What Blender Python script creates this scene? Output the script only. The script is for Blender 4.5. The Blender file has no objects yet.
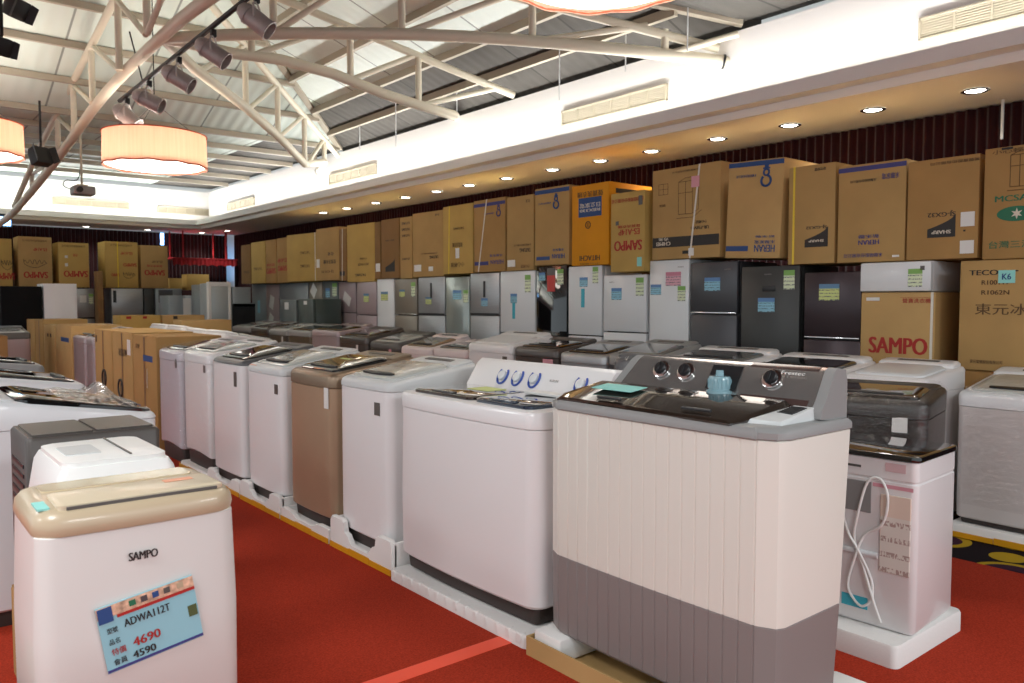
import bpy, bmesh, math, random
from mathutils import Vector, Matrix, Euler
random.seed(7)
SC = bpy.context.scene
COL = SC.collection
PI = math.pi
# ------------------------------------------------------------------ camera
CAMH, FOC, YAW = 1.45, 800.0, math.radians(39.3)
PITCH = math.atan(41.5 / FOC)
cd = bpy.data.cameras.new('camera'); cam = bpy.data.objects.new('camera', cd); COL.objects.link(cam)
cam.location = (0, 0, CAMH); cam.rotation_euler = (PI / 2 - PITCH, 0, -YAW)
cd.sensor_width = 36; cd.lens = FOC / 1024 * 36; cd.clip_start = .05; cd.clip_end = 100
cd.dof.use_dof = True; cd.dof.focus_distance = 3.6; cd.dof.aperture_fstop = 5.6
SC.camera = cam
_fw = Vector((math.sin(YAW) * math.cos(PITCH), math.cos(YAW) * math.cos(PITCH), -math.sin(PITCH)))
_rt = Vector((math.cos(YAW), -math.sin(YAW), 0)); _up = _rt.cross(_fw)
def ray(x, y): return _fw + (x - 512) / FOC * _rt - (y - 341.5) / FOC * _up
def atX(x, y, X): d = ray(x, y); t = X / d.x; return Vector((X, t * d.y, CAMH + t * d.z))
def atY(x, y, Y): d = ray(x, y); t = Y / d.y; return Vector((t * d.x, Y, CAMH + t * d.z))
def atZ(x, y, Z): d = ray(x, y); t = (Z - CAMH) / d.z; return Vector((t * d.x, t * d.y, Z))
# ------------------------------------------------------------------ materials
def lin(h):
    h = h.lstrip('#'); c = [int(h[i:i + 2], 16) / 255 for i in (0, 2, 4)]
    return tuple(((v + .055) / 1.055) ** 2.4 if v > .04045 else v / 12.92 for v in c) + (1,)
MATS = {}
def mat(name, col, rough=.5, metal=0, spec=.5, noise=0, nscale=8, bump=0, bscale=40, trans=0, alpha=1, coat=0, emit=None, estr=0, stretch=None, bdist=.002, sheen=0):
    if name in MATS: return MATS[name]
    m = bpy.data.materials.new(name); m.use_nodes = True
    nt = m.node_tree; b = nt.nodes['Principled BSDF']; c = lin(col)
    b.inputs['Base Color'].default_value = c; b.inputs['Roughness'].default_value = rough
    b.inputs['Metallic'].default_value = metal; b.inputs['Specular IOR Level'].default_value = spec
    b.inputs['Transmission Weight'].default_value = trans; b.inputs['Alpha'].default_value = alpha
    b.inputs['Coat Weight'].default_value = coat
    if sheen: b.inputs['Sheen Weight'].default_value = sheen
    if emit: b.inputs['Emission Color'].default_value = lin(emit); b.inputs['Emission Strength'].default_value = estr
    if noise or bump:
        tc = nt.nodes.new('ShaderNodeTexCoord'); mp = nt.nodes.new('ShaderNodeMapping')
        if stretch: mp.inputs['Scale'].default_value = stretch
        nt.links.new(tc.outputs['Object'], mp.inputs['Vector'])
    if noise:
        n = nt.nodes.new('ShaderNodeTexNoise'); n.inputs['Scale'].default_value = nscale; n.inputs['Detail'].default_value = 4
        nt.links.new(mp.outputs[0], n.inputs['Vector'])
        r = nt.nodes.new('ShaderNodeValToRGB')
        r.color_ramp.elements[0].position = .3; r.color_ramp.elements[1].position = .7
        r.color_ramp.elements[0].color = tuple(v * (1 - noise) for v in c[:3]) + (1,)
        r.color_ramp.elements[1].color = tuple(min(1, v * (1 + noise)) for v in c[:3]) + (1,)
        nt.links.new(n.outputs['Fac'], r.inputs['Fac']); nt.links.new(r.outputs['Color'], b.inputs['Base Color'])
    if bump:
        n2 = nt.nodes.new('ShaderNodeTexNoise'); n2.inputs['Scale'].default_value = bscale; n2.inputs['Detail'].default_value = 3
        nt.links.new(mp.outputs[0], n2.inputs['Vector'])
        bp = nt.nodes.new('ShaderNodeBump'); bp.inputs['Strength'].default_value = bump; bp.inputs['Distance'].default_value = bdist
        nt.links.new(n2.outputs['Fac'], bp.inputs['Height']); nt.links.new(bp.outputs['Normal'], b.inputs['Normal'])
    MATS[name] = m; return m
WHITE = mat('white_enamel', '#e6e4e4', .28, coat=.2)
WHITE2 = mat('cool_white_enamel', '#dcdee0', .3, coat=.2)
LILAC = mat('lilac_grey_enamel', '#c3bfc6', .32, coat=.2)
CREAM = mat('cream_enamel', '#dbd8cf', .34, coat=.15)
TWGREY = mat('warm_grey_plastic', '#837d7b', .42)
RIMGREY = mat('rim_grey_plastic', '#8c8c8b', .4)
RIMLIGHT = mat('light_grey_plastic', '#c9cbcb', .4)
BRONZE = mat('bronze_steel', '#b59b80', .36, metal=.4, noise=.04, nscale=3)
DARKB = mat('dark_brown_enamel', '#4a423e', .3, coat=.3)
DARKG = mat('dark_grey_enamel', '#4b4c50', .3, coat=.3)
PINK = mat('pinkish_grey_steel', '#a8979a', .34, metal=.25)
PALEPINK = mat('pale_pink_enamel', '#d8cbca', .34)
SILVER = mat('brushed_silver', '#a9abae', .34, metal=.6, noise=.05, nscale=6, stretch=(1, 1, 14))
GREENSIL = mat('greenish_silver_glass', '#9aa39f', .2, metal=.3, coat=.5)
TAUPE = mat('taupe_steel', '#8f877c', .34, metal=.4)
SLATE = mat('slate_grey_steel', '#6d7474', .36, metal=.3)
BLUEGREY = mat('blue_grey_steel', '#8f979c', .36, metal=.3)
FOREST = mat('dark_green_grey_enamel', '#4a5450', .32)
CHAR = mat('charcoal_steel', '#47484c', .35, metal=.3)
CHAR2 = mat('graphite_steel', '#3c3d3c', .36, metal=.3)
WINE = mat('dark_wine_steel', '#3d3236', .3, metal=.4)
BLACKGL = mat('black_glass', '#0c0f11', .05, coat=1)
BROWNGL = mat('smoky_brown_glass', '#2a211b', .06, coat=1)
TINTGL = mat('grey_lid_glass', '#6d6f6e', .12, coat=.8)
FILMLID = mat('film_covered_lid', '#b9bcb8', .22, coat=.6, bump=.5, bscale=14, bdist=.01)
BLUEGL = mat('blue_black_glass', '#1c2d3e', .06, coat=1)
BLACK = mat('black_plastic', '#17171a', .4)
SKIRT = mat('dark_skirt_plastic', '#3a322f', .5)
DKGREY = mat('dark_grey_plastic', '#55524f', .45)
CHROME = mat('chrome', '#d9dadb', .12, metal=1)
DKCHROME = mat('dark_chrome', '#7c7a79', .1, metal=1)
PANELBR = mat('panel_brown', '#4b3a37', .2, coat=.6)
TAN = mat('champagne_plastic', '#b5a388', .36, coat=.2)
TAN2 = mat('pale_champagne_plastic', '#cbbca2', .34, coat=.2)
IVORY = mat('ivory_plastic', '#d4d3cf', .38, coat=.1)
PUREW = mat('white_plastic', '#e9e9e6', .35)
FOAM = mat('white_foam', '#e9e7e4', .8, bump=.35, bscale=90, spec=.2)
YTAPE = mat('yellow_packing_tape', '#d99a1e', .35)
CLEARB = mat('blue_clear_plastic', '#9cc4cf', .12, trans=.35, coat=.4)
KRAFT = [mat('kraft_card_a', '#b18f5c', .8, noise=.07, nscale=3, bump=.12, bscale=60, spec=.2),
         mat('kraft_card_b', '#a98452', .8, noise=.07, nscale=3, bump=.12, bscale=60, spec=.2),
         mat('kraft_card_c', '#bd9a66', .8, noise=.07, nscale=3, bump=.12, bscale=60, spec=.2),
         mat('yellow_card', '#bb9a58', .75, noise=.07, nscale=3, bump=.12, bscale=60, spec=.2),
         mat('orange_card', '#d68f1e', .7, noise=.05, nscale=3, bump=.1, bscale=60, spec=.2),
         mat('dark_card', '#8c6a44', .8, noise=.08, nscale=3, bump=.12, bscale=60, spec=.2)]
INKR = mat('red_ink', '#a5231c', .6); INKK = mat('black_ink', '#262220', .6); INKB = mat('blue_ink', '#22467e', .6)
INKBR = mat('brown_ink', '#5d4326', .7); INKG = mat('green_ink', '#1e6a4a', .6); INKW = mat('pale_ink', '#d8cdbb', .6)
INKP = mat('navy_violet_ink', '#3b3a78', .6); INKPINK = mat('pink_marker', '#c0506a', .6); INKGREY = mat('grey_ink', '#83807e', .6)
STRAPW = mat('white_strap', '#d9d4c8', .4); STRAPY = mat('yellow_strap', '#e2c22a', .4)
SBLUE = mat('blue_sticker', '#86bccf', .6); SGREEN = mat('green_sticker', '#a9c887', .6); SPINK = mat('pink_sticker', '#d79aa6', .6)
SYEL = mat('yellow_sticker', '#ccd488', .6); SCYAN = mat('cyan_tape', '#3fb0c4', .5); SWHITE = mat('white_sticker', '#dedcd8', .6); SRED = mat('red_sticker', '#c03a34', .5)
SMINT = mat('mint_sticker', '#8fd3cb', .6); SDARK = mat('dark_sticker', '#5c5550', .4); SORANGE = mat('orange_sticker', '#e0a184', .6)
PAINT = mat('white_wall_paint', '#eceae6', .8, spec=.2)
SOFFIT = mat('grey_soffit_paint', '#f2f1ea', .85, spec=.2)
TRUSS = mat('beige_truss_paint', '#d3cbb6', .5)
STEELBLK = mat('black_steel', '#161618', .5)
CANSIL = mat('aged_silver_can', '#a59d99', .42, metal=.25, noise=.12, nscale=14)
CURT = mat('dark_red_velvet', '#2c070a', .9, noise=.25, nscale=5, spec=.1, sheen=.3)
FRINGE = mat('bright_red_fringe', '#a01a20', .7, bump=.5, bscale=60)
RED = mat('red_carpet', '#a33420', .95, noise=.28, nscale=130, bump=.6, bscale=350, spec=.1, bdist=.004)
REDTAPE = mat('red_tape', '#f4502c', .4)
VENTM = mat('vent_metal', '#b5ac96', .5); VENTD = mat('vent_dark', '#6d614e', .8)
LAMPGLOW = mat('downlight_glow', '#ffffff', .5, emit='#fff6e6', estr=14)
DISCGLOW = mat('drum_diffuser', '#ffffff', .5, emit='#fff6ea', estr=4.5)
COVEGLOW = mat('cove_tube', '#ffffff', .5, emit='#fff8ee', estr=8)
BLUEGLOW = mat('blue_light', '#a9d4ff', .5, emit='#8cc4ff', estr=5)

def shade_material():
    m = bpy.data.materials.new('peach_shade_fabric'); m.use_nodes = True; nt = m.node_tree
    for n in list(nt.nodes): nt.nodes.remove(n)
    o = nt.nodes.new('ShaderNodeOutputMaterial'); d = nt.nodes.new('ShaderNodeBsdfDiffuse'); t = nt.nodes.new('ShaderNodeBsdfTranslucent')
    mx = nt.nodes.new('ShaderNodeMixShader'); mx.inputs[0].default_value = .6
    tc = nt.nodes.new('ShaderNodeTexCoord'); mp = nt.nodes.new('ShaderNodeMapping'); mp.inputs['Scale'].default_value = (30, 30, .6)
    nz = nt.nodes.new('ShaderNodeTexNoise'); nz.inputs['Scale'].default_value = 1.4
    r = nt.nodes.new('ShaderNodeValToRGB'); r.color_ramp.elements[0].color = lin('#efc4ad'); r.color_ramp.elements[1].color = lin('#f7dccb')
    nt.links.new(tc.outputs['Object'], mp.inputs[0]); nt.links.new(mp.outputs[0], nz.inputs['Vector']); nt.links.new(nz.outputs['Fac'], r.inputs[0])
    for s in (d, t): nt.links.new(r.outputs[0], s.inputs['Color'])
    nt.links.new(d.outputs[0], mx.inputs[1]); nt.links.new(t.outputs[0], mx.inputs[2]); nt.links.new(mx.outputs[0], o.inputs[0])
    return m
SHADE = shade_material()
def wrap_material():
    m = bpy.data.materials.new('clear_stretch_film'); m.use_nodes = True; nt = m.node_tree
    for n in list(nt.nodes): nt.nodes.remove(n)
    o = nt.nodes.new('ShaderNodeOutputMaterial'); g = nt.nodes.new('ShaderNodeBsdfGlossy'); t = nt.nodes.new('ShaderNodeBsdfTransparent')
    g.inputs['Roughness'].default_value = .14
    mx = nt.nodes.new('ShaderNodeMixShader'); mx.inputs[0].default_value = .08
    tc = nt.nodes.new('ShaderNodeTexCoord'); mp = nt.nodes.new('ShaderNodeMapping'); mp.inputs['Scale'].default_value = (1, 1, 2.6)
    nz = nt.nodes.new('ShaderNodeTexNoise'); nz.inputs['Scale'].default_value = 7; nz.inputs['Detail'].default_value = 5; nz.inputs['Distortion'].default_value = 1.4
    bp = nt.nodes.new('ShaderNodeBump'); bp.inputs['Strength'].default_value = 1; bp.inputs['Distance'].default_value = .03
    nt.links.new(tc.outputs['Object'], mp.inputs[0]); nt.links.new(mp.outputs[0], nz.inputs['Vector']); nt.links.new(nz.outputs['Fac'], bp.inputs['Height'])
    nt.links.new(bp.outputs[0], g.inputs['Normal'])
    nt.links.new(t.outputs[0], mx.inputs[1]); nt.links.new(g.outputs[0], mx.inputs[2]); nt.links.new(mx.outputs[0], o.inputs[0])
    return m
WRAP = wrap_material()
def roof_material(name, col, axis, rough=.6):
    # ribbed sheet with a seam every metre along one axis
    m = bpy.data.materials.new(name); m.use_nodes = True; nt = m.node_tree; b = nt.nodes['Principled BSDF']
    b.inputs['Roughness'].default_value = rough; b.inputs['Specular IOR Level'].default_value = .3
    tc = nt.nodes.new('ShaderNodeTexCoord'); sp = nt.nodes.new('ShaderNodeSeparateXYZ'); nt.links.new(tc.outputs['Object'], sp.inputs[0])
    fr = nt.nodes.new('ShaderNodeMath'); fr.operation = 'FRACT'; nt.links.new(sp.outputs[axis], fr.inputs[0])
    lt = nt.nodes.new('ShaderNodeMath'); lt.operation = 'LESS_THAN'; lt.inputs[1].default_value = .025; nt.links.new(fr.outputs[0], lt.inputs[0])
    mx = nt.nodes.new('ShaderNodeMix'); mx.data_type = 'RGBA'; c = lin(col)
    mx.inputs[6].default_value = c; mx.inputs[7].default_value = tuple(v * .45 for v in c[:3]) + (1,)
    nt.links.new(lt.outputs[0], mx.inputs[0]); nt.links.new(mx.outputs[2], b.inputs['Base Color'])
    w = nt.nodes.new('ShaderNodeMath'); w.operation = 'MULTIPLY'; w.inputs[1].default_value = 40; nt.links.new(sp.outputs[axis], w.inputs[0])
    sn = nt.nodes.new('ShaderNodeMath'); sn.operation = 'SINE'; nt.links.new(w.outputs[0], sn.inputs[0])
    bp = nt.nodes.new('ShaderNodeBump'); bp.inputs['Strength'].default_value = .35; bp.inputs['Distance'].default_value = .01
    nt.links.new(sn.outputs[0], bp.inputs['Height']); nt.links.new(bp.outputs[0], b.inputs['Normal'])
    return m
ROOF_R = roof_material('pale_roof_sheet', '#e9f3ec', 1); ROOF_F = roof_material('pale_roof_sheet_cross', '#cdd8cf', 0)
EAVE_AND_SHADE = roof_material('dark_eave_board_and_shade', '#4d4a45', 1, .8)  # dark board of the eaves; also paints the shade of the far corner
def pattern_carpet():
    m = bpy.data.materials.new('swirl_carpet'); m.use_nodes = True; nt = m.node_tree; b = nt.nodes['Principled BSDF']
    b.inputs['Roughness'].default_value = .95; b.inputs['Specular IOR Level'].default_value = .1
    tc = nt.nodes.new('ShaderNodeTexCoord')
    vo = nt.nodes.new('ShaderNodeTexVoronoi'); vo.inputs['Scale'].default_value = 2.3
    nt.links.new(tc.outputs['Object'], vo.inputs['Vector'])
    r = nt.nodes.new('ShaderNodeValToRGB'); cr = r.color_ramp; cr.interpolation = 'CONSTANT'
    cr.elements[0].position = 0; cr.elements[0].color = lin('#3a2030'); cr.elements[1].position = .42; cr.elements[1].color = lin('#a98a22')
    for p, c in ((.5, '#1c1418'), (.16, '#241820'), (.27, '#3a2030'), (.72, '#2c1a26')):
        e = cr.elements.new(p); e.color = lin(c)
    nt.links.new(vo.outputs['Distance'], r.inputs[0]); nt.links.new(r.outputs[0], b.inputs['Base Color'])
    return m
SWIRL = pattern_carpet()
def sticker_print(name, base, head, ink='#4a5560'):
    # a card with a printed band on top and lines of small print below it
    m = bpy.data.materials.new(name); m.use_nodes = True; nt = m.node_tree; b = nt.nodes['Principled BSDF']; b.inputs['Roughness'].default_value = .5
    tc = nt.nodes.new('ShaderNodeTexCoord'); sp = nt.nodes.new('ShaderNodeSeparateXYZ'); nt.links.new(tc.outputs['Generated'], sp.inputs[0])
    def mth(op, a, v):
        n = nt.nodes.new('ShaderNodeMath'); n.operation = op
        nt.links.new(a, n.inputs[0])
        if isinstance(v, (int, float)): n.inputs[1].default_value = v
        else: nt.links.new(v, n.inputs[1])
        return n.outputs[0]
    top = mth('GREATER_THAN', sp.outputs[2], .72)
    fr = mth('FRACT', mth('MULTIPLY', sp.outputs[2], 5.0), 0)
    ln = mth('LESS_THAN', fr, .34)
    nz = nt.nodes.new('ShaderNodeTexNoise'); nz.inputs['Scale'].default_value = 14; nt.links.new(tc.outputs['Generated'], nz.inputs['Vector'])
    ln = mth('MULTIPLY', ln, mth('GREATER_THAN', nz.outputs['Fac'], .5))
    m1 = nt.nodes.new('ShaderNodeMix'); m1.data_type = 'RGBA'; m1.inputs[6].default_value = lin(base); m1.inputs[7].default_value = lin(ink); nt.links.new(ln, m1.inputs[0])
    m2 = nt.nodes.new('ShaderNodeMix'); m2.data_type = 'RGBA'; m2.inputs[7].default_value = lin(head); nt.links.new(m1.outputs[2], m2.inputs[6]); nt.links.new(top, m2.inputs[0])
    nt.links.new(m2.outputs[2], b.inputs['Base Color']); return m
PBLUE = sticker_print('blue_price_card', '#8fc4d8', '#5b86b8'); PGREEN = sticker_print('green_energy_card', '#d8e2c0', '#7fae58')
PPINK = sticker_print('pink_card', '#dba6b4', '#c97f92'); PYEL = sticker_print('yellow_card_print', '#cfd98c', '#5e86a8'); PDOC = sticker_print('pale_manual_sheet', '#e2dbd2', '#e3d0c0', '#b39a92')
# ------------------------------------------------------------------ mesh helpers
def obj(name, bm, m, parent=None, smooth=40, M=None, kind=None):
    me = bpy.data.meshes.new(name)
    bmesh.ops.recalc_face_normals(bm, faces=bm.faces[:])
    if M is not None: bm.transform(M)
    bm.to_mesh(me); bm.free()
    for mm in (m if isinstance(m, (list, tuple)) else [m]): me.materials.append(mm)
    if smooth:
        for p in me.polygons: p.use_smooth = True
        if hasattr(me, 'set_sharp_from_angle'): me.set_sharp_from_angle(angle=math.radians(smooth))
    o = bpy.data.objects.new(name, me); COL.objects.link(o)
    if parent is not None: o.parent = parent
    if kind: o['kind'] = kind
    return o
def tag(o, label, cat, group=None):
    o['label'] = label; o['category'] = cat
    if group: o['group'] = group
    return o
def thing(name, label, cat, loc=(0, 0, 0), rz=0, group=None):
    o = bpy.data.objects.new(name, None); COL.objects.link(o); o.empty_display_size = .1
    o.location = loc; o.rotation_euler = (0, 0, rz)
    return tag(o, label, cat, group)
def B(): return bmesh.new()
def add_box(bm, x0, x1, y0, y1, z0, z1, bev=0, seg=2, mi=0):
    vs = [bm.verts.new((x, y, z)) for x in (x0, x1) for y in (y0, y1) for z in (z0, z1)]
    fs = [bm.faces.new([vs[i] for i in q]) for q in ((0, 1, 3, 2), (4, 6, 7, 5), (0, 4, 5, 1), (2, 3, 7, 6), (0, 2, 6, 4), (1, 5, 7, 3))]
    for f in fs: f.material_index = mi
    if bev:
        es = list({e for f in fs for e in f.edges})
        bmesh.ops.bevel(bm, geom=es, offset=bev, segments=seg, affect='EDGES', profile=.5)
def box(*a, **k): bm = B(); add_box(bm, *a, **k); return bm
def frame_from(d):
    d = d.normalized(); a = Vector((0, 0, 1)) if abs(d.z) < .95 else Vector((1, 0, 0))
    u = d.cross(a).normalized(); return u, d.cross(u).normalized()
def add_tube(bm, pts, r, seg=10, cap=True):
    pts = [Vector(p) for p in pts]; rings = []
    rs = r if isinstance(r, (list, tuple)) else [r] * len(pts)
    u0 = None
    for i, p in enumerate(pts):
        d = (pts[min(i + 1, len(pts) - 1)] - pts[max(i - 1, 0)])
        u, v = frame_from(d)
        if u0 is not None:
            u = (u0 - d.normalized() * u0.dot(d.normalized())).normalized(); v = d.normalized().cross(u)
        u0 = u
        rings.append([bm.verts.new(p + rs[i] * (math.cos(2 * PI * k / seg) * u + math.sin(2 * PI * k / seg) * v)) for k in range(seg)])
    for a, b in zip(rings, rings[1:]):
        for k in range(seg): bm.faces.new((a[k], a[(k + 1) % seg], b[(k + 1) % seg], b[k]))
    if cap: bm.faces.new(rings[0][::-1]); bm.faces.new(rings[-1])
def tube(*a, **k): bm = B(); add_tube(bm, *a, **k); return bm
def smooth_pts(pts, n=6):
    P = [Vector(p) for p in pts]; out = []
    for i in range(len(P) - 1):
        p0, p1, p2, p3 = P[max(i - 1, 0)], P[i], P[i + 1], P[min(i + 2, len(P) - 1)]
        for k in range(n):
            t = k / n
            out.append(.5 * ((2 * p1) + (p2 - p0) * t + (2 * p0 - 5 * p1 + 4 * p2 - p3) * t * t + (3 * p1 - p0 - 3 * p2 + p3) * t ** 3))
    return out + [P[-1]]
def add_loft(bm, rings, cap0=True, cap1=True, mi=None):
    R = [[bm.verts.new(p) for p in r] for r in rings]; n = len(R[0])
    for j, (a, b) in enumerate(zip(R, R[1:])):
        for k in range(n):
            f = bm.faces.new((a[k], a[(k + 1) % n], b[(k + 1) % n], b[k]))
            if mi: f.material_index = mi[j]
    if cap0: bm.faces.new(R[0][::-1])
    if cap1:
        f = bm.faces.new(R[-1])
        if mi: f.material_index = mi[-1]
def loft(*a, **k): bm = B(); add_loft(bm, *a, **k); return bm
def rr(w, d, r, n=5, cx=0, cy=0):
    out = []; r = min(r, w / 2 - 1e-4, d / 2 - 1e-4)
    for (sx, sy, a0) in ((1, 1, 0), (-1, 1, 90), (-1, -1, 180), (1, -1, 270)):
        for k in range(n + 1):
            a = math.radians(a0 + 90 * k / n)
            out.append((cx + sx * (w / 2 - r) + r * math.cos(a), cy + sy * (d / 2 - r) + r * math.sin(a)))
    return out
def lathe(prof, seg=32, bm=None, c=(0, 0, 0), wave=None):
    bm = bm or B(); rings = []
    for (r, z) in prof:
        rings.append([bm.verts.new((c[0] + r * math.cos(2 * PI * k / seg), c[1] + r * math.sin(2 * PI * k / seg), c[2] + z + (wave(k, z) if wave else 0))) for k in range(seg)])
    for a, b in zip(rings, rings[1:]):
        for k in range(seg): bm.faces.new((a[k], a[(k + 1) % seg], b[(k + 1) % seg], b[k]))
    return bm, rings
# ------------------------------------------------------------------ lettering
WORDS = ['SAMPO', 'HITACHI', 'CHIMEI', 'HERAN', 'SHARP', 'TECO', 'K6', '東元冰箱', '奇美', 'UR-P38VB1', '禾聯碩股份有限公司', '禾聯家電', 'ES-A14P', 'SJ-GX32', 'R1001W', 'R1062N', '台灣三洋', 'MCSA',
         'ADWA112T', '型號', '品名', '特價', '會員', '4690', '4590', '聲寶洗衣機', '日立家電', '台灣聲寶股份有限公司', 'RBX330', '新禾聯', 'Frestec', '小心輕放', '請勿倒置', '東元電機股份有限公司', 'TATUNG', 'Heran', 'KOLIN']
FONTMESH = {}
def make_words():
    obs = []
    for w in WORDS:
        c = bpy.data.curves.new('t', 'FONT'); c.body = w; c.size = 1; c.resolution_u = 3
        o = bpy.data.objects.new('t', c); COL.objects.link(o); obs.append((w, o))
    dg = bpy.context.evaluated_depsgraph_get()
    for w, o in obs:
        me = bpy.data.meshes.new_from_object(o.evaluated_get(dg))
        bmt = bmesh.new()
        sp_ = .01 if ord(w[0]) > 255 else .045 if w == 'SAMPO' else .026
        for i_, dx in enumerate((-sp_, 0, sp_)):            # three shifted passes give a bold stroke
            q_ = Matrix.Translation((dx, 0, i_ * .0003)); me.transform(q_); bmt.from_mesh(me); me.transform(q_.inverted())
        bmt.to_mesh(me); bmt.free()
        xs = [v.co.x for v in me.vertices]; ys = [v.co.y for v in me.vertices]
        x0, x1, y0, y1 = min(xs), max(xs), min(ys), max(ys)
        for v in me.vertices: v.co.x = (v.co.x - (x0 + x1) / 2) / (x1 - x0); v.co.y = (v.co.y - (y0 + y1) / 2) / (y1 - y0)
        FONTMESH[w] = me
    for w, o in obs:
        c = o.data; bpy.data.objects.remove(o); bpy.data.curves.remove(c)
make_words()
def letter(parent, word, w, h, u, v, y, m=INKK, flip=False, name='lettering', rz=0, base=(0, 0), tilt=0):
    """word on a face that looks to local -Y (turned by rz), centred at u, v"""
    me = FONTMESH[word].copy(); me.name = name; me.materials.clear(); me.materials.append(m)
    M = Matrix.Scale(1, 4)
    S = Matrix.Diagonal((w, h, 1, 1)); R = Euler((PI / 2, PI if flip else 0, 0)).to_matrix().to_4x4()
    T = Matrix.Rotation(tilt, 4, 'Y'); L = Matrix.Translation((u, y, v)); Z = Matrix.Rotation(rz, 4, 'Z')
    me.transform(Matrix.Translation((base[0], base[1], 0)) @ Z @ L @ T @ R @ S)
    o = bpy.data.objects.new(name, me); COL.objects.link(o); o.parent = parent; return o
def card(parent, name, u, v, w, h, y, m, label=None, t=.003, tilt=0):
    bm = box(-w / 2, w / 2, -t, 0, -h / 2, h / 2)
    o = obj(name, bm, m, parent, 0, Matrix.Translation((u, y, v)) @ Matrix.Rotation(tilt, 4, 'Y'))
    if label: o['label'] = label
    return o
# ------------------------------------------------------------------ room shell
def struct(name, bm, m, smooth=0): return obj(name, bm, m, None, smooth, kind='structure')
XW, YW = 7.3, 19.9
struct('floor', box(-6, XW + .2, -3, YW + .2, -.12, 0), SWIRL)
tag(obj('red_carpet', box(-5.9, 4.72, -2.9, 18.4, .001, .006), RED, None, 0), 'wide plain red carpet laid over the patterned floor of the hall', 'carpet')
bt = B(); a, b_ = Vector((.2, 2.62)), Vector((2.1, 2.55))
add_box(bt, .2, 2.105, 2.555, 2.64, .0062, .0075)
tag(obj('tape_line', bt, REDTAPE, None, 0), 'bright red tape strip stuck across the red carpet before the white twin-tub washer', 'tape')
struct('wall_right', box(XW + .05, XW + .2, -3, YW, 0, 4.4), PAINT)
struct('wall_far', box(-6, XW + .2, YW + .05, YW + .2, 0, 4.4), PAINT)
def curtain(name, label, p0, p1, zt, zb, amp=.016, pitch=.085):
    p0, p1 = Vector(p0), Vector(p1); d = p1 - p0; n = int(d.length / pitch * 8); u = d.normalized(); nrm = Vector((-u.y, u.x, 0))
    bm = B(); rows = []
    for side in (0, .008):
        top = []; bot = []
        for i in range(n + 1):
            s = d.length * i / n; off = amp * math.sin(2 * PI * s / pitch) + .3 * amp * math.sin(2 * PI * s / (pitch * 2.7)) + side
            p = p0 + u * s + nrm * off
            top.append(bm.verts.new((p.x, p.y, zt))); q = p + nrm * off * .3; bot.append(bm.verts.new((q.x, q.y, zb)))
        rows.append((top, bot))
    (t0, b0), (t1, b1) = rows
    for i in range(n):
        bm.faces.new((t0[i], t0[i + 1], b0[i + 1], b0[i])); bm.faces.new((t1[i + 1], t1[i], b1[i], b1[i + 1]))
        bm.faces.new((t0[i + 1], t0[i], t1[i], t1[i + 1])); bm.faces.new((b0[i], b0[i + 1], b1[i + 1], b1[i]))
    bm.faces.new((t0[0], b0[0], b1[0], t1[0])); bm.faces.new((t0[-1], t1[-1], b1[-1], b0[-1]))
    return tag(obj(name, bm, CURT, None, 60), label, 'curtain')
curtain('wall_curtain', 'dark red pleated curtain hung along the side wall behind the refrigerators', (XW - .07, -2.9, 0), (XW - .07, YW - .3, 0), 3.03, .02)
curtain('stage_curtain', 'dark red pleated curtain across the far wall above the stage', (-5.9, YW - .07, 0), (XW - .2, YW - .07, 0), 3.03, .02)
# stepped plaster bulkhead: soffit, riser, cove lip, trough and tall white upstand
prof = [(XW, 3.04), (6.05, 3.04), (6.05, 3.11), (5.9, 3.11), (5.9, 3.22), (5.94, 3.22), (5.94, 3.15), (6.3, 3.15), (6.3, 3.9), (6.42, 3.9), (6.42, 3.3), (XW, 3.3)]
YF = 18.4 - 6.05                                  # the far run repeats the profile, turned
def run(pts, y0, y1, far=False):
    bm = B()
    def V(x, z, s): return bm.verts.new((s, x + YF, z)) if far else bm.verts.new((x, s, z))
    return bm, V
bm = B()
def mitre(x): return x + YF
A = [bm.verts.new((x, -2.95, z)) for x, z in prof]
M_ = [bm.verts.new((x, mitre(x), z)) for x, z in prof]
C_ = [bm.verts.new((-5.95, mitre(x), z)) for x, z in prof]
n = len(prof); soff = {n - 1: 0}
for i in range(n):
    j = (i + 1) % n
    for P, Q in ((A, M_), (M_, C_)):
        f = bm.faces.new((P[i], P[j], Q[j], Q[i])); f.material_index = 1 if i < 3 else 0
bm.faces.new(A[::-1]); bm.faces.new(C_)
struct('ceiling_soffit', bm, [PAINT, SOFFIT])
# roof sheets: a low pyramid over the hall with flat skirts to the bulkhead
AP = Vector((2.4, 8.3, 5.4)); E0 = 3.98
def zr(dist): return E0 + (AP.z - E0) * dist / 3.9       # dist in from the eave
def sheet(name, quad, m, t=.06):
    bm = B(); lo = [bm.verts.new(p) for p in quad]; hi = [bm.verts.new((p[0], p[1], p[2] + t)) for p in quad]
    bm.faces.new(lo); bm.faces.new(hi[::-1]); k = len(quad)
    for i in range(k): bm.faces.new((lo[i], hi[i], hi[(i + 1) % k], lo[(i + 1) % k]))
    return struct(name, bm, m)
d = 3.9; s = .92
def P_(x, y, dist): return (x, y, zr(dist))
sheet('ceiling_1', [P_(6.42, 4.28, -.12), P_(6.42, 12.32, -.12), P_(6.3 - s, 12.2 - s, s), P_(6.3 - s, 4.4 + s, s)], EAVE_AND_SHADE)
sheet('ceiling_2', [P_(6.3 - s, 4.4 + s, s), P_(6.3 - s, 12.2 - s, s), tuple(AP)], ROOF_R)
sheet('ceiling_3', [P_(6.3, 12.2, 0), P_(-1.5, 12.2, 0), tuple(AP)], ROOF_F)
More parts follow.
